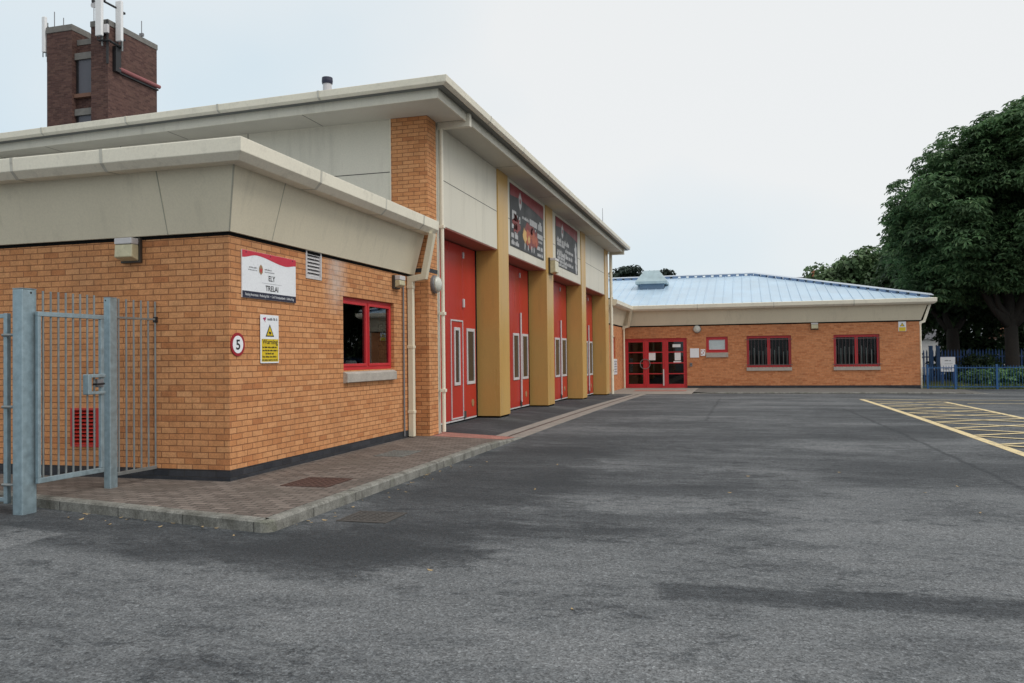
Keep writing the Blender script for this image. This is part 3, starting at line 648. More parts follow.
m.quad((x0, y0+SK, zt), (x1, y0, zt), A); m.quad((x1, y0, zt), (x1, y1, zt), B, A); m.quad((x1, y1, zt), (x0, y1, zt), B); m.quad((x0, y1, zt), (x0, y0+SK, zt), A, B)
m.build('roof', m_roofgrey, fs)
for y in (15.03, 36.25):
    zb = .13 if y < 20 else -.15
    d = MB().tube([(-5.64, y, zb), (-5.64, y, T-.1)], .035 if y < 20 else .07, 10).build('downpipe', m_gutter, fs, smooth=False)
    MB().box(-5.70, -5.03, y-.055, y+.055, 6.04, 6.34).build('pipe_box', m_clad, d, bevel=.006)
    for z in (.9, 2.4, 4.1): MB().box(-5.70, -5.59 if y < 20 else -5.55, y-.05, y+.05, z, z+.06).build('pipe_collar', m_gutter, d, bevel=.005)
MB().box(-6.2, -5.75, 35.81, 36.1, -.3, T).build('brick_pier', m_gold, fs)
# --- wing beyond the hall
YW, XR, XI, HW, BW = 42.0, 7.9, -5.95, 3.06, -.12
DOOR = (-5.88, -2.755, BW, 2.42); SW = (-1.81, -.76, 1.66, 2.445); WA = (.133, 2.21, .91, 2.455); WB = (4.14, 6.17, .91, 2.44)
m = MB(); wall(m, 'y', YW, 1, XI, XR, BW, HW, [DOOR, SW, WA, WB], .3); weld(m); m.build('brick_wall', m_brick_far, fs)
SDW = (38.5, 39.35, 1.45, 2.45)
m = MB(); wall(m, 'x', XI, -1, 36.0, YW-.001, BW, HW, [SDW], .3); weld(m); m.build('brick_wall', m_brick_far, fs)
MB().box(XR-.3, XR, YW+.3, 57, BW, HW).build('brick_wall', m_brick_far, fs)
MB().box(-2.753, XR+.006, YW-.007, YW+.2, -.35, .02).build('plinth', m_plinth, fs)
MB().box(-14, XR-.3, 47, 47.1, BW, HW).box(XI+.0, XR-.31, YW+.31, 46.99, HW-.1, HW-.05).box(XI, XR-.31, YW+.31, 46.99, BW-.05, BW+.01).box(-2.7, -2.6, YW+.31, 46.9, BW+.02, HW-.12).box(3.0, 3.1, YW+.31, 46.9, BW+.02, HW-.12).box(-8.2, -8.1, 36, 46.9, BW, HW).build('inner_wall', m_inside, fs)
nf = [(XI, 36.2, 1, 0), (XI, YW, 1, -1), (XR+.03, YW, 1.1, -1), (XR+.03, 57, 1.1, 0)]
sweep(MB(), nf, [(.012, HW-.06), (.014, HW), (-.2, HW), (-.2, HW-.06)][::-1]).build('shadow_strip', m_black, fs)  # same painted shadow line along the wing
FT = 3.83
sweep(MB(), nf, [(.03, HW+.002), (.27, FT), (.1, FT), (-.22, HW+.002)]).build('fascia', m_cream, fs)
sweep(MB(), nf, [(.24, FT-.03), (.48, FT-.04), (.57, FT+.05), (.58, FT+.22), (.52, FT+.24), (.15, FT+.24), (.15, FT+.003)]).build('gutter', m_gutter, fs, bevel=.006)
for x in (-2.2, 1.4, 5.0): sweep(MB(), [(x, YW, 0, -1), (x+.04, YW, 0, -1)], [(.25, FT-.035), (.483, FT-.045), (.574, FT+.05), (.584, FT+.222), (.5, FT+.245)]).build('gutter_strap', m_strap, fs)
# hipped roof, standing seams
ez, ey, ex, pit = FT+.235, YW-.5, XR+.56, .262
RY = 49.3; RZ = ez + (RY-ey)*pit; RX = ex-(RY-ey)
back = 2*RY-ey
m = MB()
vx = XI + .5                          # valley with the side roof
m.poly((vx, ey, ez), (ex, ey, ez), (RX, RY, RZ), (vx-(RY-ey), RY, RZ))
m.poly((ex, ey, ez), (ex, back, ez), (RX, RY, RZ)); m.poly((ex, back, ez), (-20, back, ez), (-20, RY, RZ), (RX, RY, RZ))
m.poly((vx, 36.3, ez), (vx, ey, ez), (vx-(RY-ey), RY, RZ), (vx-(RY-ey), 36.3, RZ))
x = vx - 7
while x < ex - .2:
    ya = ey if x > vx else ey + (vx-x); yb = RY if x < RX else ey + (ex-x)
    if yb - ya > .1:
        za, zb = ez + (ya-ey)*pit, ez + (yb-ey)*pit
        m.loops([[(x-.02, ya, za-.01), (x-.02, ya, za+.03), (x+.014, ya, za+.03), (x+.02, ya, za-.01)], [(x-.02, yb, zb-.01), (x-.02, yb, zb+.03), (x+.014, yb, zb+.03), (x+.02, yb, zb-.01)]])
    x += .46
rf = m.build('roof', m_roof, fs, recalc=False, label='pale blue standing seam hipped roof of the wing')
m = MB(); m2 = MB()
def capline(p, q, n):
    p, q = Vector(p), Vector(q); d = (q-p).normalized(); s_ = d.cross(Vector((0, 0, 1))).normalized()
    sn = s_ if s_.y < 0 else -s_
    h = Vector((0, 0, 1))
    r = lambda b: [b + sn*.17 + h*.09, b + sn*.17 + h*.115, b + h*.17, b - sn*.17 + h*.115, b - sn*.17 + h*.09]
    m.loops([r(p), r(q)])
    for i in range(n):
        a = p + (q-p)*((i+.16)/n); b = p + (q-p)*((i+.84)/n)
        m2.loops([[a + sn*.155 - h*.05, a + sn*.155 + h*.089, a + h*.089, a - h*.05], [b + sn*.155 - h*.05, b + sn*.155 + h*.089, b + h*.089, b - h*.05]])
capline((-14, RY, RZ), (RX, RY, RZ), 31); capline((RX, RY, RZ), (ex-.1, ey+.1, ez+.026), 20)
m.build('ridge_cap', plain('ridge flashing', (.62, .68, .76), .4, metal=.2), rf); m2.build('ridge_closure', m_rib, rf)
# roof ventilator
zv = ez + (46.4-ey)*pit
v = MB().box(-5.55, -4.22, 45.95, 47.1, zv-.3, zv+.18).build('ventilator', plain('ventilator upstand', (.16, .24, .34), .5), fs)
m = MB(); zr = zv+.18
r0 = [(-5.76, 45.75, zr), (-4.03, 45.75, zr), (-4.03, 47.3, zr), (-5.76, 47.3, zr)]; r1 = [(x, y, zr+.14) for x, y, _ in r0]; r2 = [(-5.32, 46.3, zr+.78), (-4.5, 46.3, zr+.78), (-4.5, 46.75, zr+.78), (-5.32, 46.75, zr+.78)]
m.loops([r0, r1, r2]); m.build('cowl', m_vent, v)
for xc in (-5.02, -4.76): MB().loops([[(xc-.03, 45.74, zr), (xc+.03, 45.74, zr), (xc+.03, 45.76, zr+.15), (xc-.03, 45.76, zr+.15)], [(xc-.03, 46.28, zr+.77), (xc+.03, 46.28, zr+.77), (xc+.03, 46.3, zr+.80), (xc-.03, 46.3, zr+.80)]]).build('cowl_rib', m_vent, v)
# wing windows with blinds and bars
FW = on_ny(YW)
def barred(u0, u1, v0, v1, lab):
    def sl(f):
        plate(MB(), FW, u0-.02, u1+.02, v0-.17, v0-.005, -.05, .05).build('sill', m_stone, f, bevel=.006)
        m = MB(); n = 13
        for k in range(n): u = u0+.06+(u1-u0-.12)*k/(n-1); m.tube([FW(u, v0-.03, .05), FW(u, v1-.10, .05)], .008, 6)
        plate(m, FW, u0-.06, u1+.06, v0+.10, v0+.13, .055, .07); plate(m, FW, u0-.06, u1+.06, v1-.2, v1-.17, .055, .07)
        m.build('security_bars', plain('bar paint', (.14, .10, .10), .5), f)
        m = MB(); rnd = random.Random(int(u0*100)); u = u0+.12
        while u < u1-.15:
            plate(m, FW, u, u+.03, v0+.08, v0 + .75 + rnd.uniform(0, .3), -.26, -.255); u += .2 + rnd.uniform(-.03, .04)
        m.build('vertical_blind', m_blind, f)
    window(FW, u0, u1, v0, v1, 2, .075, -.08, m_wglass, fs, sl, lab)
barred(*WA, 'red framed barred window nearer the entrance doors'); barred(*WB, 'red framed barred window nearer the end of the wing')
def sws(f):
    plate(MB(), FW, SW[0]-.01, SW[1]+.01, SW[2]-.24, SW[2]-.005, -.05, .045).build('sill', m_stone, f, bevel=.006)
window(FW, *SW, 1, .10, -.06, m_frost, fs, sws, 'small red framed window with obscured glass')
window(on_px(XI), *SDW, 1, .12, -.06, m_dglass, fs, None, 'small red framed window on the side of the wing')
# entrance doors: three leaves of four panes
m = MB(); u0, u1, v0, v1 = DOOR; f_ = -.06
LV = [(u0, -4.81), (-4.81, -3.83), (-3.83, u1)]
plate(m, FW, u0, u1, v1-.09, v1, f_-.08, f_); plate(m, FW, u0, u1, v0+.02, v0+.06, f_-.08, f_)
plate(m, FW, u0, u0+.09, v0+.06, v1-.09, f_-.08, f_); plate(m, FW, u1-.09, u1, v0+.06, v1-.09, f_-.08, f_)
for u in (-4.81, -3.83): plate(m, FW, u-.06, u+.06, v0+.06, v1-.09, f_-.08, f_-.002)
en = m.build('entrance', m_redframe, fs, bevel=.008, label='wide red framed glazed entrance of the wing')
for k, (a, b) in enumerate(LV):
    a += .09 if k == 0 else .06; b -= .09 if k == 2 else .06
    m = MB(); z0, z1 = v0+.06, v1-.09; st = .085
    plate(m, FW, a+.004, a+st, z0+.004, z1-.004, f_-.06, f_-.012); plate(m, FW, b-st, b-.004, z0+.004, z1-.004, f_-.06, f_-.012)
    cuts = [z0+.004, z0+.16]; hgt = (z1-.1-z0-.16-.05*3)/4; zz = z0+.16
    plate(m, FW, a+st, b-st, z0+.004, z0+.16, f_-.06, f_-.012); plate(m, FW, a+st, b-st, z1-.1, z1-.004, f_-.06, f_-.012)
    pan = MB()
    for r_ in range(4):
        flat(pan, FW, [(a+st, zz), (b-st, zz), (b-st, zz+hgt), (a+st, zz+hgt)], f_-.04); zz += hgt
        if r_ < 3: plate(m, FW, a+st, b-st, zz, zz+.05, f_-.06, f_-.012); zz += .05
    d = m.build('door', m_redframe, en, bevel=.005); pan.build('pane', m_dglass, en, recalc=False)
annulus(MB(), FW, -4.85, 1.12, .235, .262, f_+.002, f_+.03, 36).build('ring_pull', m_galv_dark, en)
MB().tube([FW(-3.93, .02, .0), FW(-3.93, .85, .0)], .035, 8).build('handle', m_trim, en)
m = MB()
for u, z, ww, hh in ((-4.5, 1.52, .34, .42), (-3.27, 2.03, .40, .15), (-3.22, 1.5, .3, .42), (-3.24, 1.22, .38, .06)): plate(m, FW, u-ww/2, u+ww/2, z-hh/2, z+hh/2, f_-.035, f_-.03)
m.build('notice', m_white, en)
# inner corner downpipe of the wing
d = MB().tube([(XI+.09, YW-.35, -.1), (XI+.09, YW-.35, 2.95)], .05, 10).build('downpipe', m_cream, fs)
MB().sqtube([(XI+.09, YW-.35, 2.88), (XI+.09, YW-.35, 2.99), (XI+.32, YW-.35, 3.05), (XI+.50, YW-.52, 3.82)], .06, (0, 1, 0)).build('swan_neck', m_cream, d)
d = MB().tube([(XR+.06, YW+.12, -.2), (XR+.06, YW+.12, 2.9)], .045, 10).build('downpipe', m_gutter, fs)
MB().sqtube([(XR+.06, YW+.12, 2.85), (XR+.06, YW+.12, 2.95), (XR+.22, YW+.12, 3.0), (XR+.48, YW+.12, 3.79)], .055, (0, 1, 0)).build('swan_neck', m_gutter, d)
# flue
d = MB().tube([(-8.9, 16.5, 6.6), (-8.9, 16.5, 7.74)], .1, 16).build('flue', m_trim, fs, smooth=False)
MB().tube([(-8.9, 16.5, 7.74), (-8.9, 16.5, 7.80), (-8.9, 16.5, 7.88)], [.115, .125, .118], 16).build('cap', m_navy, d)

# ------------------------------------------------------------------ things fixed to the station
def floodlight(F, u, v, lab, w_=.34, h_=.30, dep=.18):
    c = F(u, v, 0); o = thing('floodlight', lab, 'floodlight', c, 'floodlights on the station walls')
    m = MB(); m.loops([[F(u-w_/2, v-h_/2, .002), F(u+w_/2, v-h_/2, .002), F(u+w_/2, v+h_/2, .002), F(u-w_/2, v+h_/2, .002)],
                       [F(u-w_/2, v-h_/2, .05), F(u+w_/2, v-h_/2, .05), F(u+w_/2, v+h_/2, .05), F(u-w_/2, v+h_/2, .05)]]); m.build('back_box', m_lampb, o, bevel=.006)
    a, b = w_/2-.015, h_/2
    m = MB(); m.loops([[F(u-a, v-b+.02, .051), F(u+a, v-b+.02, .051), F(u+a, v+b-.09, .051), F(u-a, v+b-.09, .051)],
                       [F(u-a, v-b+.06, dep), F(u+a, v-b+.06, dep), F(u+a, v+b-.09, dep-.01), F(u-a, v+b-.09, dep-.01)]]); m.build('lens', m_lamp, o, bevel=.012)
    m = MB(); plate(m, F, u-a, u+a, v+b-.088, v+b-.01, .051, dep); m.build('hood', m_trim, o, bevel=.01)
    return o
floodlight(FL, -7.39, 2.96, 'square yellowed floodlight on the annexe end wall above the gate', .29, .31)
floodlight(on_px(-6), 13.55, 2.93, 'small floodlight tucked under the annexe fascia beside the downpipe', .26, .24, .16)
floodlight(on_px(-5.69), 24.55, 4.33, 'square floodlight on the ochre column between the two posters', .5, .5, .22)
floodlight(FW, 3.29, 2.87, 'square white floodlight under the wing fascia between the barred windows', .34, .34, .16)
def bulkhead(F, u, v, r, lab):
    o = thing('bulkhead_lamp', lab, 'wall lamp', F(u, v, 0), 'round wall lamps')
    m = MB(); m.loops([[F(u + rr*math.cos(t), v + rr*math.sin(t), d) for t in [2*math.pi*k/28 for k in range(28)]] for rr, d in ((r, .002), (r, .05), (r*.93, .07))]); m.build('base_ring', m_lampgrey, o)
    m = MB(); m.loops([[F(u + r*.9*math.cos(q)*math.cos(t), v + r*.9*math.cos(q)*math.sin(t), .07 + .09*math.sin(q)) for t in [2*math.pi*k/28 for k in range(28)]] for q in [R(x) for x in (0, 20, 40, 60, 78, 88)]]); m.build('dome', m_lampw, o, smooth=True)
bulkhead(on_px(-5.69), 14.66, 2.97, .175, 'round frosted bulkhead lamp on the brick pier by the first bay door')
bulkhead(FW, -2.24, 2.84, .2, 'round bulkhead lamp on the wing wall right of the red entrance')
# name sign
S = on_px(-6)
def signboard(F, u0, u1, v0, v1, name, lab, cat, mat=m_sign_white, d0=.004, d1=.02, grp=None):
    o = thing(name, lab, cat, F((u0+u1)/2, v0, 0), grp); plate(MB(), F, u0, u1, v0, v1, d0, d1).build('panel', mat, o, bevel=.002); return o
u0, u1, v0, v1 = 8.873, 10.14, 2.35, 2.95
o = signboard(S, u0, u1, v0, v1, 'name_sign', 'white name sign with a red wave across its top reading ELY and TRELAI', 'sign')
L = u1-u0
sm_ = lambda t_: t_*t_*(3-2*t_)
wave = lambda s_: v1 - (.095 - .05*sm_(s_/.25) if s_ < .25 else .045 + .075*sm_((s_-.25)/.55) if s_ < .8 else .12 - .03*sm_((s_-.8)/.2))
pts = [(u0 + L*k/24, wave(k/24)) for k in range(25)]
m = MB()
for a, b in zip(pts, pts[1:]): flat(m, S, [(a[0], a[1]), (b[0], b[1]), (b[0], v1-.002), (a[0], v1-.002)], .022)
m.build('red_wave', m_sign_red, o, recalc=False)
flat(MB(), S, [(u0+.002, v0+.002), (u1-.002, v0+.002), (u1-.002, v0+.088), (u0+.002, v0+.088)], .022).build('navy_band', m_navy, o, recalc=False)
text('Raising Awareness - Reducing Risk  •  Codi Ymwybyddiaeth - Lleihau Risg', S, (u0+u1)/2, v0+.031, .034, .0235, m_sign_white, o, wfit=L*.90)
text('ELY', S, 9.54, 2.60, .07, .022, m_ink, o, wfit=.155, bold=.018); text('TRELAI', S, 9.54, 2.468, .07, .022, m_ink, o, wfit=.30, bold=.018)
m = MB(); flat(m, S, [(9.3, 2.563), (9.78, 2.563), (9.78, 2.566), (9.3, 2.566)], .022)
rr = random.Random(3); scribble(m, S, 9.02, 9.20, 2.735, .018, .022, rr); scribble(m, S, 9.0, 9.20, 2.705, .014, .022, rr); scribble(m, S, 9.37, 9.54, 2.735, .018, .022, rr); scribble(m, S, 9.37, 9.6, 2.705, .014, .022, rr); m.build('small_print', m_inkgrey, o, recalc=False)
m = MB(); cu, cv = 9.285, 2.725
flat(m, S, [(cu-.045, cv+.02), (cu-.04, cv-.03), (cu, cv-.062), (cu+.04, cv-.03), (cu+.045, cv+.02), (cu+.03, cv+.05), (cu, cv+.075), (cu-.03, cv+.05)], .022)
m.build('crest', m_crest, o, recalc=False)
m = MB(); flat(m, S, [(cu-.02, cv+.02), (cu-.015, cv-.02), (cu, cv-.035), (cu+.015, cv-.02), (cu+.02, cv+.02)], .0235); m.build('crest_shield', m_sign_red, o, recalc=False)
m = MB()
for du, dv in ((-.55, .015), (0, .015), (.55, .015)): disc(m, S, (u0+u1)/2+du, v1-.03+dv*.3, .009, .0225, .025, 10)
m.build('screw', m_navy, o)
# 5 mph disc
o = thing('speed_sign', 'round red bordered speed limit sign reading 5 on the annexe corner', 'speed sign', S(8.79, 1.62, 0))
disc(MB(), S, 8.79, 1.762, .145, .003, .012, 40).build('disc', m_sign_maroon, o); disc(MB(), S, 8.79, 1.762, .108, .0121, .0135, 40).build('white_face', m_sign_white, o)
text('5', S, 8.79, 1.702, .12, .015, m_ink, o, wfit=.085, bold=.02)
# CCTV warning sign
u0, u1, v0, v1 = 9.27, 9.70, 1.525, 2.155
o = signboard(S, u0, u1, v0, v1, 'warning_sign', 'upright white and yellow warning sign with a black triangle beside the speed sign', 'sign', d0=.012, d1=.018)
uc = (u0+u1)/2
flat(MB(), S, [(u0+.025, v0+.02), (u1-.015, v0+.02), (u1-.015, v0+.315), (u0+.025, v0+.315)], .020).build('yellow_field', m_yellow, o, recalc=False)
flat(MB(), S, [(uc-.10, 1.872), (uc+.10, 1.872), (uc, 2.035)], .020).build('triangle', m_ink, o, recalc=False)
flat(MB(), S, [(uc-.074, 1.886), (uc+.074, 1.886), (uc, 2.008)], .0215).build('triangle_face', m_yellow, o, recalc=False)
m = MB(); flat(m, S, [(uc-.03, 1.915), (uc+.02, 1.905), (uc+.035, 1.925), (uc-.018, 1.94)], .023); flat(m, S, [(uc-.005, 1.895), (uc+.006, 1.895), (uc+.006, 1.91), (uc-.005, 1.91)], .023); m.build('camera_symbol', m_ink, o, recalc=False)
text('Warning', S, uc+.005, 1.775, .062, .0215, m_ink, o, wfit=.36, bold=.012)
m = MB(); rr = random.Random(8)
for k, (a, b) in enumerate(((.04, .38), (.04, .40), (.11, .31), (.04, .38), (.03, .40))): scribble(m, S, u0+a, u0+b, 1.722-.041*k, .022, .0215, rr)
m.build('small_print', m_ink, o, recalc=False)
m = MB(); flat(m, S, [(u0+.05, 2.11), (u0+.13, 2.125), (u0+.12, 2.09), (u0+.09, 2.085)], .020); flat(m, S, [(u0+.08, 2.085), (u0+.11, 2.08), (u0+.115, 2.055)], .020); m.build('logo', plain('logo pink', (.45, .02, .12), .5), o, recalc=False)
m = MB(); scribble(m, S, u0+.16, u1-.03, 2.085, .035, .020, random.Random(5)); m.build('small_print', m_inkgrey, o, recalc=False)
# posters
P5 = on_px(-5.722)
def poster(y0, y1, z0, z1, lab):
    o = signboard(P5, y0, y1, z0, z1, 'banner', lab, 'banner', m_poster, .003, .016, 'banners over the engine bays'); L = y1-y0
    pts = [(y0+L*k/28, z1 - .22 - .12*math.sin((k/28)*2.3+2.2) - .42*max(0, (k/28-.25))**1.0*(1 if k/28 > .25 else 0)) for k in range(29)]
    m = MB()
    for a, b in zip(pts, pts[1:]): flat(m, P5, [a, b, (b[0], z1-.01), (a[0], z1-.01)], .018)
    m.build('red_wave', m_posterred, o, recalc=False); return o
rr = random.Random(21)
o = poster(20.17, 23.80, 4.43, 6.05, 'charcoal banner with a red top and a burst of printed flames over the second bay')
def crest(o, u, v, s_=1):
    m = MB(); flat(m, P5, [(u-.15*s_, v+.1*s_), (u-.13*s_, v-.12*s_), (u, v-.24*s_), (u+.13*s_, v-.12*s_), (u+.15*s_, v+.1*s_), (u+.07*s_, v+.17*s_), (u, v+.27*s_), (u-.07*s_, v+.17*s_)], .019); m.build('crest', m_posterwhite, o, recalc=False)
    m = MB(); disc(m, P5, u, v, .07*s_, .0192, .0205, 16); m.build('crest_shield', m_posterred, o)
crest(o, 21.15, 5.72)
m = MB(); scribble(m, P5, 20.35, 21.2, 5.12, .26, .019, rr); scribble(m, P5, 20.3, 20.9, 4.90, .17, .019, rr)
scribble(m, P5, 22.15, 23.7, 5.25, .25, .019, rr); scribble(m, P5, 22.25, 23.7, 5.0, .2, .019, rr); scribble(m, P5, 21.35, 22.1, 5.3, .1, .019, rr)
scribble(m, P5, 20.25, 20.95, 4.66, .17, .019, rr); scribble(m, P5, 20.25, 21.1, 4.48, .13, .019, rr); scribble(m, P5, 22.9, 23.72, 4.66, .16, .019, rr); scribble(m, P5, 23.0, 23.72, 4.48, .12, .019, rr); scribble(m, P5, 23.15, 23.65, 4.88, .08, .019, rr)
m.build('lettering', m_posterwhite, o, recalc=False)
def blob(m, u, v, a, b, d, n=18, j=.35):
    flat(m, P5, [(u + a*math.cos(2*math.pi*k/n)*(1+rr.uniform(-j, j)), v + b*math.sin(2*math.pi*k/n)*(1+rr.uniform(-j, j))) for k in range(n)], d)
m = MB(); blob(m, 22.2, 4.95, .75, .32, .0190); blob(m, 20.75, 5.05, .38, .22, .0190); blob(m, 22.75, 4.92, .35, .25, .0192); m.build('flame_print', m_flame3, o, recalc=False)
m = MB(); blob(m, 21.95, 4.86, .42, .20, .0196); blob(m, 22.55, 4.9, .2, .18, .0196); blob(m, 22.9, 4.85, .14, .15, .0198); m.build('flame_print', m_flame2, o, recalc=False)
m = MB(); blob(m, 21.62, 4.88, .2, .2, .0202); blob(m, 22.05, 4.82, .1, .1, .0202); m.build('flame_print', m_flame1, o, recalc=False)
m = MB()
for u in (21.6, 21.95, 22.35, 22.6): blob(m, u, 4.58, .05, .10, .0200, 10)
m.build('figure_print', m_posterwhite, o, recalc=False)
o = poster(25.48, 29.0, 4.48, 6.05, 'charcoal banner with a red top and rows of white writing over the third bay')
crest(o, 26.45, 5.68)
m = MB()
for k, (a, b, h) in enumerate(((25.6, 27.5, .17), (25.65, 26.9, .13), (26.9, 28.2, .13), (25.6, 26.4, .11), (25.6, 28.1, .16), (25.65, 26.9, .12), (25.65, 28.2, .12), (25.65, 27.2, .10))):
    scribble(m, P5, a, b, 5.26 - k*.108, h*1.0, .019, rr)
m.build('lettering', m_posterwhite, o, recalc=False)
m = MB(); blob(m, 28.62, 5.35, .16, .2, .019); blob(m, 28.68, 5.0, .2, .25, .0192); blob(m, 28.72, 4.66, .13, .2, .0194); m.build('figure_print', m_posterwhite, o, recalc=False)
# signs on the wing
o = signboard(FW, -2.60, -2.16, 1.42, 1.88, 'notice_board', 'plain white square notice board right of the red entrance doors', 'sign')
o = signboard(FW, -2.08, -1.86, 1.50, 1.83, 'safety_sign', 'small pale sign with pink marks between notice board and small window', 'sign', m_sign_white)
m = MB(); 
for a, b in ((-2.05, 1.72), (-1.97, 1.62), (-2.05, 1.55), (-1.93, 1.72)): flat(m, FW, [(a, b), (a+.05, b), (a+.05, b+.06), (a, b+.06)], .021)
m.build('marking', plain('pink print', (.5, .12, .08), .5), o, recalc=False)
o = signboard(FW, 7.0, 7.33, 2.55, 3.0, 'hazard_sign', 'small white and yellow triangle sign high on the end of the wing', 'sign')
flat(MB(), FW, [(7.02, 2.56), (7.31, 2.56), (7.31, 2.74), (7.02, 2.74)], .022).build('yellow_field', m_yellow, o, recalc=False)
flat(MB(), FW, [(7.06, 2.78), (7.27, 2.78), (7.165, 2.95)], .022).build('triangle', m_ink, o, recalc=False); flat(MB(), FW, [(7.09, 2.795), (7.24, 2.795), (7.165, 2.92)], .0235).build('triangle_face', m_yellow, o, recalc=False)
o = signboard(on_px(XI), 38.7, 39.7, .66, 1.4, 'notice_board', 'white framed notice on the side wall of the wing', 'sign')
m = MB(); 
for k in range(5): scribble(m, on_px(XI), 38.8, 39.6, 1.25-.12*k, .07, .022, rr)
m.build('small_print', m_inkgrey, o, recalc=False)
o = thing('door_bell', 'small dark entry button plate on brick right of the entrance', 'door bell', FW(-2.55, .98, 0))
plate(MB(), FW, -2.62, -2.5, .98, 1.16, .002, .04).build('plate', m_lampgrey, o, bevel=.008); disc(MB(), FW, -2.56, 1.09, .025, .041, .05, 12).build('button', m_ink, o)
# aerial on the hall roof
o = thing('aerial', 'thin whip aerial near the far end of the hall roof', 'aerial', (-5.6, 34, 6.5))
MB().tube([(-5.6, 34, 6.45), (-5.6, 34, 7.75)], [.018, .008], 6).build('whip', m_lampgrey, o); MB().tube([(-5.6, 34, 6.4), (-5.6, 34, 6.72)], .035, 8).build('base', m_trim, o)
# things inside the annexe window
o = thing('office_chair', 'purple backed office chair behind the annexe window', 'chair', (-6.9, 12.7, .2))
MB().box(-6.95, -6.88, 12.9, 13.35, 1.1, 1.72).build('backrest', m_purple, o, bevel=.05); MB().box(-7.35, -6.9, 12.9, 13.35, .95, 1.05).build('seat', m_purple, o, bevel=.04)
m = MB().tube([(-7.1, 13.1, .25), (-7.1, 13.1, .95)], .03, 8)
for k in range(5): m.tube([(-7.1, 13.1, .32), (-7.1+.28*math.cos(k*1.256), 13.1+.28*math.sin(k*1.256), .24)], .02, 6)
m.build('pedestal', m_ink, o)
o = thing('desk', 'office desk just inside the annexe window', 'desk', (-6.6, 12.4, .2)); MB().box(-6.85, -6.33, 11.4, 13.6, 1.30, 1.34).build('desktop', plain('desk laminate', (.4, .36, .3), .5), o)
m = MB()
for x, y in ((-6.82, 11.45), (-6.37, 11.45), (-6.82, 13.55), (-6.37, 13.55)): m.box(x-.02, x+.02, y-.02, y+.02, .24, 1.298)
m.build('leg', m_ink, o)
o = thing('printer', 'white office printer on the desk inside the annexe window', 'printer', (-6.6, 12.8, 1.34)); MB().box(-6.78, -6.5, 12.65, 13.05, 1.342, 1.54).build('body', m_white, o, bevel=.03); MB().box(-6.5, -6.4, 12.72, 12.98, 1.40, 1.42).build('tray', m_lampgrey, o)

# ------------------------------------------------------------------ gate, posts, railing at the annexe
o = thing('gate_post', 'thick galvanised square gate post standing in front of the kerb', 'gate post', (-7.235, 6.835, 0), 'galvanised gate posts')
MB().box(-7.30, -7.17, 6.77, 6.955, -.1, 2.335).build('shaft', m_galv, o, bevel=.012)
MB().box(-7.301, -7.169, 6.769, 6.956, 2.335, 2.345).build('cap', m_galv, o, bevel=.004)
disc(MB(), on_px(-7.17), 6.88, 2.30, .012, .0005, .001, 10).build('bolt_hole', m_ink, o)
o = thing('gate_post', 'slim galvanised post between the pedestrian gate and the wall railing', 'gate post', (-7.11, 7.90, .1), 'galvanised gate posts')
MB().box(-7.15, -7.06, 7.865, 7.985, .05, 2.31).build('shaft', m_galv, o, bevel=.008)
MB().box(-7.151, -7.059, 7.864, 7.986, 2.31, 2.318).build('cap', m_galv, o, bevel=.003)
disc(MB(), on_ny(7.865), -7.12, 2.28, .010, .0005, .001, 10).build('bolt_hole', m_ink, o)
o = thing('pedestrian_gate', 'galvanised barred pedestrian gate with a lock box between two posts', 'gate', (-7.11, 7.37, .12)); o.rotation_euler.z = -.03; GATE = o
m = MB(); m.box(-7.13, -7.09, 6.905, 7.80, 2.055, 2.105); m.box(-7.13, -7.09, 6.905, 7.80, .305, .36); m.box(-7.13, -7.09, 7.75, 7.80, .361, 2.054); m.box(-7.13, -7.09, 6.905, 6.945, .361, 2.054)
m.build('frame', m_galv, o, bevel=.005)
for k in range(8):
    y = 6.985 + k*.098; MB().tube([(-7.11, y, .35), (-7.11, y, 2.325)], .011, 8).build('bar', m_galv_dark, o)
m = MB(); m.box(-7.15, -7.07, 7.545, 7.60, 1.20, 1.43); m.box(-7.15, -7.07, 7.60, 7.80, 1.39, 1.43); m.box(-7.15, -7.07, 7.60, 7.80, 1.20, 1.235)
lk = m.build('lock_box', m_galv, o, bevel=.008)
MB().tube([(-7.09, 7.64, 1.315), (-7.05, 7.64, 1.315), (-7.045, 7.75, 1.32)], .012, 8).build('handle', m_ink, lk); MB().box(-7.14, -7.08, 7.69, 7.78, 1.28, 1.37).build('latch', m_lampgrey, lk, bevel=.006)
o = thing('railing', 'short barred galvanised railing from the slim post to the brick wall', 'railing', (-7.1, 8.3, .1)); o.location.x = -7.062; o.rotation_euler.z = -.05
m = MB(); m.box(-7.115, -7.085, 7.99, 8.625, 2.075, 2.10).build('rail', m_galv_dark, o, bevel=.003); MB().box(-7.115, -7.085, 7.99, 8.62, .235, .275).build('rail', m_galv_dark, o, bevel=.003)
for k in range(6):
    y = 8.02 + k*.118; MB().tube([(-7.10, y, .25), (-7.10, y, 2.31)], .011, 8).build('bar', m_galv_dark, o)
MB().box(-7.125, -7.075, 8.595, 8.628, 2.05, 2.12).build('wall_bracket', m_ink, o, bevel=.004)
o = thing('vehicle_gate', 'galvanised gate leaf hinged on the left of the thick post', 'gate', (-8.2, 6.83, .1))
m = MB(); m.box(-7.46, -7.41, 6.81, 6.86, .1, 2.09); m.box(-9.35, -9.30, 6.81, 6.86, .1, 2.09); m.box(-9.30, -7.46, 6.815, 6.855, 2.04, 2.085); m.box(-9.30, -7.46, 6.815, 6.855, .12, .165); m.build('frame', m_galv, o, bevel=.005)
for k in range(15): x = -7.58 - k*.115; MB().tube([(x, 6.835, .14), (x, 6.835, 2.06)], .011, 8).build('bar', m_galv_dark, o)
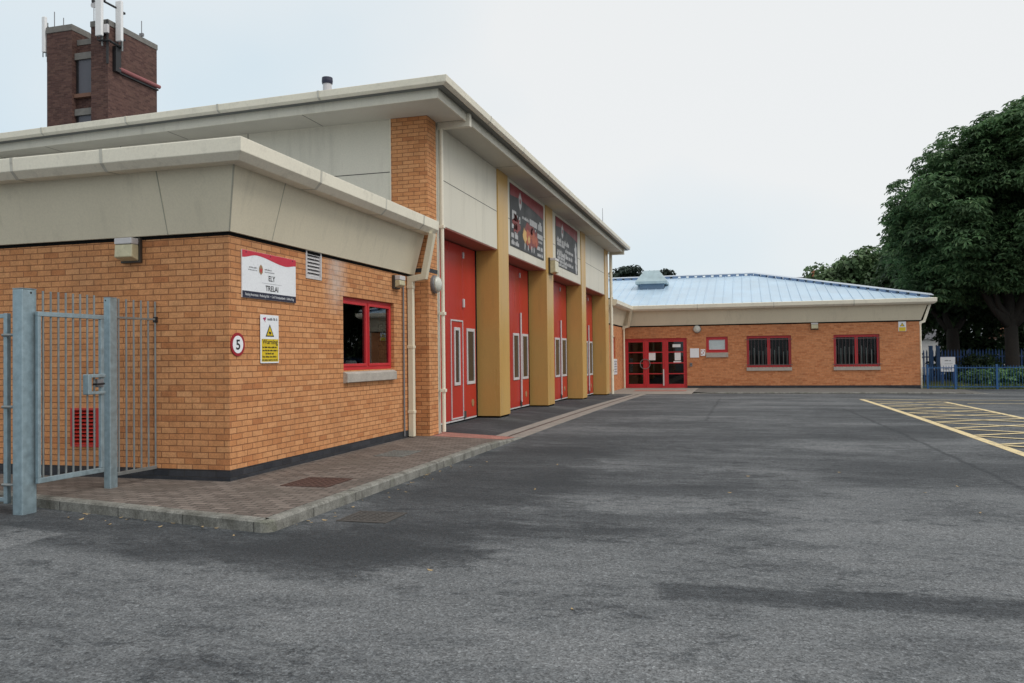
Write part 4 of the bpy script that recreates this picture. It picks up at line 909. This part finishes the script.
for z in (.30, 1.11, 1.86): MB().tube([(-7.46, 6.80, z), (-7.38, 6.80, z), (-7.30, 6.815, z)], .016, 8).build('hinge', m_galv_dark, o)
# ------------------------------------------------------------------ covers in the ground
def cover(name, lab, c, hx, hy, z, mat, rot=0):
    o = thing(name, lab, 'drain cover', (*c, z), 'iron covers in the ground'); ca, sa = math.cos(rot), math.sin(rot)
    Q = lambda x, y: (c[0] + x*ca - y*sa, c[1] + x*sa + y*ca)
    def bx(m, x0, x1, y0, y1, z0, z1): m.loops([[(*Q(*p), zz) for p in ((x0, y0), (x1, y0), (x1, y1), (x0, y1))] for zz in (z0, z1)])
    m = MB(); bx(m, -hx, hx, -hy, -hy+.03, z-.03, z+.006); bx(m, -hx, hx, hy-.03, hy, z-.03, z+.006); bx(m, -hx, -hx+.03, -hy+.03, hy-.03, z-.03, z+.006); bx(m, hx-.03, hx, -hy+.03, hy-.03, z-.03, z+.006); m.build('frame', mat, o)
    m = MB(); bx(m, -hx+.036, hx-.036, -hy+.036, hy-.036, z-.03, z+.004)
    for i in range(6):
        for j in range(6): x = (-hx+.09) + (2*hx-.18)*i/5; y = (-hy+.09) + (2*hy-.18)*j/5; bx(m, x-.022, x+.022, y-.008, y+.008, z+.003, z+.008)
    m.build('lid', mat, o)
cover('drain_cover', 'rusty brown iron cover in the block paving near the annexe corner', (-4.90, 8.77), .30, .33, .107, m_rust)
cover('drain_cover', 'pale grey cover in the block paving near the downpipe', (-5.13, 11.65), .23, .38, .107, m_iron)
cover('gully_grate', 'dark square gully cover in the tarmac beside the kerb', (-3.56, 7.45), .26, .26, .003, plain('tar stained iron', (.075, .068, .062), .85, var=.3, scale=8, bmp=.4))
# fallen leaves
lf = MB(); lf.poly((-.03, 0, .012), (-.012, -.016, .004), (.02, -.012, .006), (.036, 0, .014), (.018, .014, .005), (-.012, .016, .006))
first = None
spots = [(-5.9, 6.56, 0), (-5.34, 6.58, 0), (-3.95, 7.2, 0), (-4.08, 8.3, 0), (-4.02, 7.55, 0), (-4.06, 10.05, 0), (-4.05, 9.6, 0), (-6.6, 6.78, 0), (-6.38, 6.72, 0), (-.18, 9.62, 0), (1.91, 10.05, 0), (-2.4, 9.4, 0)]
rl = random.Random(11)
for k in range(34): 
    if rl.random() < .55: spots.append((-4.12 + rl.random()**2*.35, 6.8 + rl.random()*4.5, 0))
    else: x = -6.8 + rl.random()*2.4; spots.append((x, kerb_y(x) - .02 - rl.random()**2*.25, 0))
for k in range(10): spots.append((rl.uniform(-4, 3), rl.uniform(4.2, 12), 0))
for (x, y, z) in spots:
    if first is None:
        first = lf.build('fallen_leaf', m_leafdry, recalc=False); tag(first, 'small dry brown leaf lying on the dark tarmac', 'leaf', 'dry leaves scattered on the tarmac'); q = first
    else: q = first.copy(); scene.collection.objects.link(q)
    q.location = (x, y, g_as(y) + .004); q.rotation_euler = (rl.uniform(-.2, .2), rl.uniform(-.2, .2), rl.uniform(0, 6.28)); q.scale = [rl.uniform(.35, .95)]*3

# ------------------------------------------------------------------ drill tower with aerials
tw = thing('drill_tower', 'old plum brick drill tower rising behind the hall roof', 'tower', (-26.75, 29.4, 0))
TX0, TX1, TY0, TY1, TT = -28.32, -25.19, 28.0, 30.95, 15.55
m = MB(); m.box(TX0, -27.02, TY0, TY1, 0, TT); m.box(-26.04, TX1, TY0, TY1, 0, TT); m.box(-27.02, -26.04, TY0+.28, TY1, 0, 14.98)
m.build('brick_wall', m_brick_dark, tw)
m = MB(); m.box(TX0-.03, -27.0, TY0-.03, TY0+1.0, TT, TT+.26); m.box(-26.06, TX1+.03, TY0-.03, TY1+.03, TT, TT+.24); m.box(-27.0, -26.06, TY0+.25, TY1, 14.98, 15.22); m.box(TX0-.03, -27.0, TY0+1.0, TY1+.03, TT, TT+.24)
m.build('coping', m_coping, tw, bevel=.01)
m_sillt = plain('ochre sill', (.17, .085, .055), .7)
for (zb, zt_) in ((12.86, 14.32), (10.5, 11.95)):
    wdw = MB().box(-26.86, -26.05, TY0+.20, TY0+.27, zb, zt_).build('window', plain('grey blind window', (.085, .085, .105), .4), tw)
    MB().box(-27.0, -26.05, TY0+.12, TY0+.272, zt_+.002, zt_+.28).build('lintel', m_coping, wdw); MB().box(-27.01, -26.05, TY0+.08, TY0+.272, zb-.16, zb-.002).build('sill', m_sillt, wdw)
    MB().box(-26.99, -26.87, TY0+.21, TY0+.27, zb, zt_).build('window_jamb', m_ink, wdw)
MB().tube([(TX1+.10, 28.45, 13.88), (TX1+.10, 31.0, 13.88)], .085, 10).build('pipe', m_pipe, tw); MB().box(TX1+.005, TX1+.09, 28.45, 30.95, 13.70, 13.77).build('pipe_shelf', m_ink, tw)
MB().box(TX1+.002, TX1+.18, 28.25, 28.55, 13.7, 14.75).build('cable_tray', m_ink, tw)
def panel_aerial(x, y, z0, z1, lab, wd=.16):
    o = thing('panel_aerial', lab, 'aerial', (x, y, z0), 'mobile phone aerials on the tower')
    MB().box(x-wd, x+wd, y-.07, y+.07, z0, z1).build('panel', m_white, o, bevel=.03); MB().tube([(x, y+.16, z0-.35), (x, y+.16, z1-.2)], .035, 8).build('pole', m_galv_dark, o)
    for z in (z0+.12, z1-.45): MB().box(x-.05, x+.05, y+.07, y+.30, z, z+.08).build('bracket', m_ink, o)
    m = MB()
    for dx in (-.08, .08): m.tube([(x+dx, y, z0-.18), (x+dx, y, z0)], .02, 6)
    m.build('cable', m_ink, o)
panel_aerial(-25.36, 27.72, 15.0, 17.0, 'tall white panel aerial on the tower corner, left of its pair'); panel_aerial(-24.92, 28.35, 14.95, 16.65, 'tall white panel aerial on the tower corner, right of its pair', .15)
panel_aerial(-28.50, 28.05, 14.78, 16.32, 'white panel aerial strapped to the outer left edge of the tower', .09)
o = thing('aerial_mast', 'dark steel frame holding the panel aerials on the tower corner', 'aerial mount', (-25.1, 27.9, 14.7))
m = MB(); m.tube([(-25.5, 27.86, 14.88), (-24.95, 27.86, 14.82)], .05, 6); m.tube([(-24.97, 27.9, 14.8), (-24.97, 28.6, 14.78)], .05, 6); m.tube([(-25.45, 27.9, 16.6), (-24.92, 28.4, 16.3)], .045, 6); m.tube([(-25.14, 27.92, 13.9), (-25.14, 27.92, 15.7)], .05, 6); m.build('frame', m_ink, o)
MB().box(-25.2, -25.02, 27.78, 27.9, 15.15, 15.5).build('junction_box', m_trim, o, bevel=.01)
o = thing('dish_aerial', 'small dark dish on a thin pole at the tower top', 'aerial', (-25.98, 28.1, 15.2)); MB().tube([(-25.98, 28.1, 14.9), (-25.98, 28.1, 16.5)], .02, 6).build('pole', m_trim, o)
disc(MB(), on_ny(28.05), -25.86, 16.45, .09, 0, .12, 14, .13).build('dish', m_trim, o); MB().box(-25.92, -25.82, 27.9, 28.0, 16.55, 16.66).build('feed', m_ink, o)
for x, y, z, lab in ((-28.22, 28.3, 16.6, 'thin whip aerial on the left parapet of the tower'), (-27.74, 28.3, 16.28, 'short whip aerial with a small box on the tower parapet'), (-25.2, 30.0, 16.5, 'short aerial on the right parapet of the tower')):
    o = thing('whip_aerial', lab, 'aerial', (x, y, 15.7), 'whip aerials on the tower'); MB().tube([(x, y, 15.7), (x, y, z)], .018, 6).build('whip', m_lampgrey, o); MB().box(x-.09, x+.09, y-.05, y+.05, 15.82, 15.95).build('clamp', m_lampgrey, o)

# ------------------------------------------------------------------ railings, palisade, bush, trees on the right
o = thing('railing', 'low blue bow top railing at the end of the brick wing', 'railing', (14, 41.9, -.25))
m = MB(); zg = -.22
m.box(7.95, 26, 41.88, 41.91, .80, .84).build('rail', m_blue, o); MB().box(7.95, 26, 41.88, 41.91, -.08, -.04).build('rail', m_blue, o)
m = MB(); x = 8.05
while x < 26: m.tube([(x, 41.895, -.08), (x, 41.895, .92)], .011, 5); x += .115
q = m.build('infill_bars', m_blue, o); q['kind'] = 'stuff'
for x in (8.18, 9.35, 11.05, 12.75, 14.45, 16.15, 17.85): 
    MB().box(x-.045, x+.045, 41.85, 41.94, zg-.1, .97).build('post', m_blue, o, bevel=.006)
o = thing('palisade_fence', 'tall dark blue palisade fence under the trees', 'fence', (14, 50, -.2))
m = MB(); m.box(8, 26, 50.02, 50.06, 1.25, 1.31).build('rail', m_bluedark, o); MB().box(8, 26, 50.02, 50.06, .2, .26).build('rail', m_bluedark, o)
m = MB(); x = 8.2
while x < 26: m.loops([[(x-.035, 50, -.15), (x+.035, 50, -.15), (x+.035, 50.015, -.15), (x-.035, 50.015, -.15)], [(x-.035, 50, 1.56), (x+.035, 50, 1.56), (x+.035, 50.015, 1.56), (x-.035, 50.015, 1.56)], [(x-.004, 50, 1.68), (x+.004, 50, 1.68), (x+.004, 50.015, 1.68), (x-.004, 50.015, 1.68)]]); x += .155
q = m.build('pales', m_bluedark, o); q['kind'] = 'stuff'
for x in (11.9, 14.6, 17.3, 20): MB().box(x-.05, x+.05, 50.07, 50.17, -.25, 1.7).build('post', m_bluedark, o)
for x, lab in ((9.92, 'left blue post of the fence gate behind the low railing'), (10.28, 'right blue post of the fence gate behind the low railing')):
    o = thing('gate_post', lab, 'gate post', (x, 49.85, -.2), 'blue fence gate posts'); MB().box(x-.09, x+.09, 49.76, 49.94, -.25, 1.86).build('shaft', m_blue, o, bevel=.01); MB().box(x-.10, x+.10, 49.75, 49.95, 1.861, 1.90).build('cap', m_blue, o, bevel=.006)
FP = on_ny(44.9)
o = signboard(FP, 9.36, 10.02, .58, 1.30, 'notice_board', 'white notice board on posts between the low railing and the blue fence', 'sign')
m = MB(); scribble(m, FP, 9.55, 9.85, 1.1, .06, .022, rr); scribble(m, FP, 9.5, 9.9, .68, .07, .022, rr); scribble(m, FP, 9.55, 9.9, .95, .03, .022, rr); m.build('small_print', m_inkgrey, o, recalc=False)
for x in (9.44, 9.94): MB().box(x-.03, x+.03, 44.905, 44.96, -.3, 1.28).build('post', m_bluedark, o)

def leafball(m, rnd, c, rx_, rz_, n, size, droop=.35):
    for _ in range(n):
        while True:
            p = Vector((rnd.uniform(-1, 1), rnd.uniform(-1, 1), rnd.uniform(-1, 1)))
            if .15 < p.length <= 1: break
        p = p.normalized() * (p.length ** .6)
        q = Vector((c[0] + p.x*rx_, c[1] + p.y*rx_, c[2] + p.z*rz_))
        nrm = (Vector((p.x, p.y, abs(p.z) + .5)) + Vector((rnd.gauss(0, .5), rnd.gauss(0, .5), rnd.gauss(0, .4)))).normalized()
        t_ = nrm.cross(Vector((rnd.gauss(0, 1), rnd.gauss(0, 1), rnd.gauss(0, 1)))).normalized(); b_ = nrm.cross(t_)
        L = size * rnd.uniform(.6, 1.25); W = L * .42
        tip = q + t_*L - Vector((0, 0, L*droop))
        n0 = len(m.v); m.v += [tuple(q), tuple(q + t_*L*.55 + b_*W), tuple(tip), tuple(q + t_*L*.55 - b_*W)]; m.f.append((n0, n0+1, n0+2, n0+3))
def palmball(m, rnd, c, rx_, rz_, n, size):
    """clump of palmate leaves: five drooping leaflets from one stalk"""
    for _ in range(n):
        while True:
            p = Vector((rnd.uniform(-1, 1), rnd.uniform(-1, 1), rnd.uniform(-.7, 1)))
            if .2 < p.length <= 1: break
        p = p.normalized() * (p.length ** .5)
        q = Vector((c[0] + p.x*rx_, c[1] + p.y*rx_, c[2] + p.z*rz_)); a0 = rnd.uniform(0, 6.28); ax = Vector((p.x*.5 + rnd.gauss(0, .25), p.y*.5 + rnd.gauss(0, .25), 1)).normalized()
        e1 = ax.orthogonal().normalized(); e2 = ax.cross(e1); S_ = size * rnd.uniform(.7, 1.2)
        n0 = len(m.v)
        for k in range(5):
            d = (e1*math.cos(a0+k*1.1) + e2*math.sin(a0+k*1.1)); L = S_ * (1 - .12*abs(k-2)); sd_ = ax.cross(d); dn = ax * (-L*.45)
            i0 = len(m.v); m.v += [tuple(q), tuple(q + d*L*.62 + sd_*L*.2 - ax*L*.12), tuple(q + d*L + dn), tuple(q + d*L*.62 - sd_*L*.2 - ax*L*.12)]; m.f.append((i0, i0+1, i0+2, i0+3))
def crown(m, rnd, c, r, n, puff, per, size, zlow=-1.0):
    """clumps spread over and inside an ellipsoid, uneven outline"""
    for _ in range(n):
        while True:
            d = Vector((rnd.gauss(0, 1), rnd.gauss(0, 1), rnd.gauss(0, 1))).normalized()
            if d.z > zlow: break
        k = rnd.choice((rnd.uniform(.78, 1.12), rnd.uniform(.78, 1.04), rnd.uniform(.35, .8)))
        pc = (c[0] + d.x*r[0]*k, c[1] + d.y*r[1]*k, c[2] + d.z*r[2]*k); s_ = rnd.uniform(.6, 1.25)
        if per < 0: palmball(m, rnd, pc, puff*s_, puff*s_*.6, int(-per*s_), size)
        else: leafball(m, rnd, pc, puff*s_, puff*s_*.62, int(per*s_), size)
def limb(m, rnd, p, q, r0, r1, wob=.3, n=5):
    p, q = Vector(p), Vector(q); pts = []; rs = []
    for i in range(n+1):
        t_ = i/n; pts.append(p.lerp(q, t_) + (Vector((rnd.uniform(-wob, wob), rnd.uniform(-wob, wob), 0)) if 0 < i < n else Vector())); rs.append(r0 + (r1-r0)*t_)
    m.tube(pts, rs, 9)
def tree(name, lab, base, lobes, trunk_r, fork_z, limbs, leaf, seed, puff, per, size, group='trees beyond the yard', zlow=-.75):
    rnd = random.Random(seed); o = thing(name, lab, 'tree', base, group); m = MB(); x, y, z = base
    m.tube([(x, y, z-.3), (x, y, z+.3), (x+.05, y, z+1.2), (x, y, z+fork_z)], [trunk_r*1.5, trunk_r*1.1, trunk_r*.95, trunk_r*.85], 12)
    for q, r0 in limbs: limb(m, rnd, (x, y, z+fork_z-.4), q, r0, r0*.35, .25)
    m.build('trunk', m_bark, o, smooth=True); m = MB()
    for c, r, n in lobes: crown(m, rnd, c, r, n, puff, per, size, zlow)
    m.build('crown', leaf, o, recalc=False)
    return o
tree('chestnut_tree', 'big dark leafy tree with a thick forked trunk right of the blue roof', (13.35, 48, -.2),
     [((14.8, 48, 9.0), (5.2, 5.5, 5.0), 180), ((10.9, 47.5, 8.4), (2.9, 3.6, 3.9), 90), ((18.8, 48, 9.6), (5, 5, 4.6), 90), ((14.0, 48.0, 5.5), (5.2, 3.0, 1.7), 110), ((18.6, 48, 11.6), (4, 4, 2.3), 70), ((12.9, 47.5, 10.9), (2.5, 3, 2.2), 50)],
       .36, 3.4, [((10.2, 47.5, 7.5), .26), ((12.5, 49, 10), .3), ((15.6, 47.5, 9.5), .3), ((18.5, 48.5, 9), .25), ((11.6, 46.8, 5.6), .2)], m_leaf, 4, 1.05, -84, .34)
tree('chestnut_tree', 'dark leafy tree standing behind the middle of the blue fence', (12.6, 57, -.2),
     [((14.8, 57, 9.0), (4.4, 4.5, 4.4), 110), ((11.9, 57, 6.6), (2.3, 3.5, 2.8), 60)], .42, 3.2, [((9.5, 57, 6.6), .2), ((14.5, 57, 7), .2), ((12, 57.5, 8), .22)], m_leaf_b, 5, 1.3, 170, .42)
tree('chestnut_tree', 'dark low branching tree behind the corner of the wing', (10.4, 59, -.2),
     [((12.6, 60, 6.2), (3.4, 4, 3.0), 90), ((14.5, 60, 6), (4, 4, 3.2), 70)], .3, 2.3, [((8.2, 59, 4.9), .16), ((11.8, 59, 5.2), .16), ((10, 60, 6), .16)], m_leaf_b, 6, 1.3, 160, .42)
tree('chestnut_tree', 'dense dark tree at the right behind the big forked one', (18.5, 58, -.2),
     [((18.5, 58, 9), (6, 5, 5.5), 130)], .45, 3, [((16, 58, 7), .2), ((21, 58, 7), .2)], m_leaf_b, 8, 1.4, 170, .45)
tree('broadleaf_tree', 'pale green tree peeping over the hip of the blue roof', (8.2, 72, -.2),
     [((6.6, 72, 6.6), (1.7, 2, 1.6), 40), ((9.4, 72, 7.5), (2.0, 2.2, 2.2), 60), ((12.2, 72, 7.8), (2.2, 3, 3), 50)], .35, 3, [((6, 72, 6), .15), ((10.5, 72, 6.5), .15)], m_leaf_pale, 9, 1.0, 150, .36)
tree('pine_tree', 'small dark pine crown behind the roof, left of the roof ventilator', (-10.2, 75, -.2),
     [((-10.3, 75, 8.9), (1.35, 1.2, .75), 22)], .22, 7.5, [((-11.3, 75, 8.6), .08), ((-9.4, 75, 8.7), .08)], m_pine, 12, .55, 110, .26, 'pines behind the wing', -1)
tree('pine_tree', 'sparse dark pine crown behind the roof, right of the roof ventilator', (-6.6, 75, -.2),
     [((-6.9, 75, 8.75), (1.1, 1, .55), 12)], .2, 7.6, [((-7.5, 75, 8.6), .07), ((-6.0, 75, 8.6), .07)], m_pine, 13, .45, 80, .24, 'pines behind the wing', -1)
# wood edge far behind so that the gaps under the crowns read as shade
rnd = random.Random(30)
o = thing('hedge', 'tall dark overgrown hedge behind the palisade fence', 'hedge', (17, 66, -.2)); m = MB()
for k in range(190): leafball(m, rnd, (rnd.uniform(7.5, 34), rnd.uniform(64, 68), rnd.uniform(.2, 6.2)), 1.2, 1.0, 120, .4)
m.build('foliage', m_leaf_b, o, recalc=False)
m = MB()
for k in range(14): x = 8 + k*1.8; m.tube([(x, 66, -.3), (x+.3, 66, 2.2)], [.12, .05], 6)
m.build('stem', m_bark, o)
o = thing('bush', 'leafy green bush behind the low blue railing', 'bush', (11.4, 43.4, -.2)); m = MB(); rnd = random.Random(31)
for k in range(46): 
    a = rnd.uniform(0, 6.28); r_ = rnd.random()**.5; leafball(m, rnd, (11.6 + 1.55*r_*math.cos(a), 43.4 + .6*r_*math.sin(a), .05 + rnd.random()*.9*(1.05-r_*.6)), .34, .26, 110, .13)
m.build('foliage', m_bush, o, recalc=False)
m = MB()
for k in range(7): m.tube([(11.5, 43.4, -.25), (10.6+k*.32, 43.4+rnd.uniform(-.4, .4), .45)], [.03, .012], 5)
m.build('stem', m_bark, o)
o = thing('bush', 'taller darker shrub in front of the palisade fence', 'bush', (12, 48, -.2)); m = MB()
for k in range(40): leafball(m, rnd, (rnd.uniform(10.9, 13.4), 48.8 + rnd.uniform(-.5, .5), rnd.uniform(0, 1.2)), .4, .32, 90, .16)
m.build('foliage', m_leaf_b, o, recalc=False); m = MB()
for k in range(6): m.tube([(12, 48.8, -.25), (11.2+k*.4, 48.8, .8)], [.03, .012], 5)
m.build('stem', m_bark, o)
# rough grass behind the railing
m = MB(); rnd = random.Random(33)
for k in range(16000):
    x = rnd.uniform(8, 20); y = 42.0 + rnd.random()**1.6*7; h = rnd.uniform(.10, .34); a = rnd.uniform(0, 6.28); dx, dy = .012*math.cos(a), .012*math.sin(a); lx, ly = rnd.gauss(0, .06), rnd.gauss(0, .06)
    n0 = len(m.v); m.v += [(x-dx, y-dy, -.21), (x+dx, y+dy, -.21), (x+lx, y+ly, -.21+h)]; m.f.append((n0, n0+1, n0+2))
o = m.build('grass', m_grass, recalc=False); tag(o, kind='stuff')
# houses glimpsed under the trees
def house(x0, x1, y0, y1, ze, zr_, lab, wm, rm):
    o = thing('house', lab, 'house', ((x0+x1)/2, y0, -.3), 'houses beyond the trees'); MB().box(x0, x1, y0, y1, -.3, ze).build('wall', wm, o)
    ym = (y0+y1)/2; m = MB(); m.loops([[(x, y0-.3, ze-.05), (x, ym, zr_), (x, y1+.3, ze-.05)] for x in (x0-.2, x1+.2)]); r_ = m.build('roof', rm, o)
    MB().box((x0+x1)/2-.3, (x0+x1)/2+.3, ym-.3, ym+.3, zr_-.4, zr_+.8).build('chimney', m_terra, r_)
    for x in (x0+1.1, x1-2.3):
        w_ = MB().box(x, x+1.2, y0-.03, y0-.005, .9, 2.2).build('window', m_white, o); MB().box(x+.08, x+1.12, y0-.04, y0-.031, .98, 2.12).build('pane', m_ink, w_)
house(14.5, 22, 92, 99, 2.9, 5.0, 'pale rendered house glimpsed under the trees with a slate roof', m_render, m_tile)
house(25, 34, 92, 99, 2.9, 5.2, 'pale rendered house at the right glimpsed under the trees', m_render, m_terra)
house(6.0, 12, 110, 118, 9.2, 11.6, 'tall pale house whose roof peeps beside the pale green tree', m_render, m_tile)
print('objects', len(bpy.data.objects))
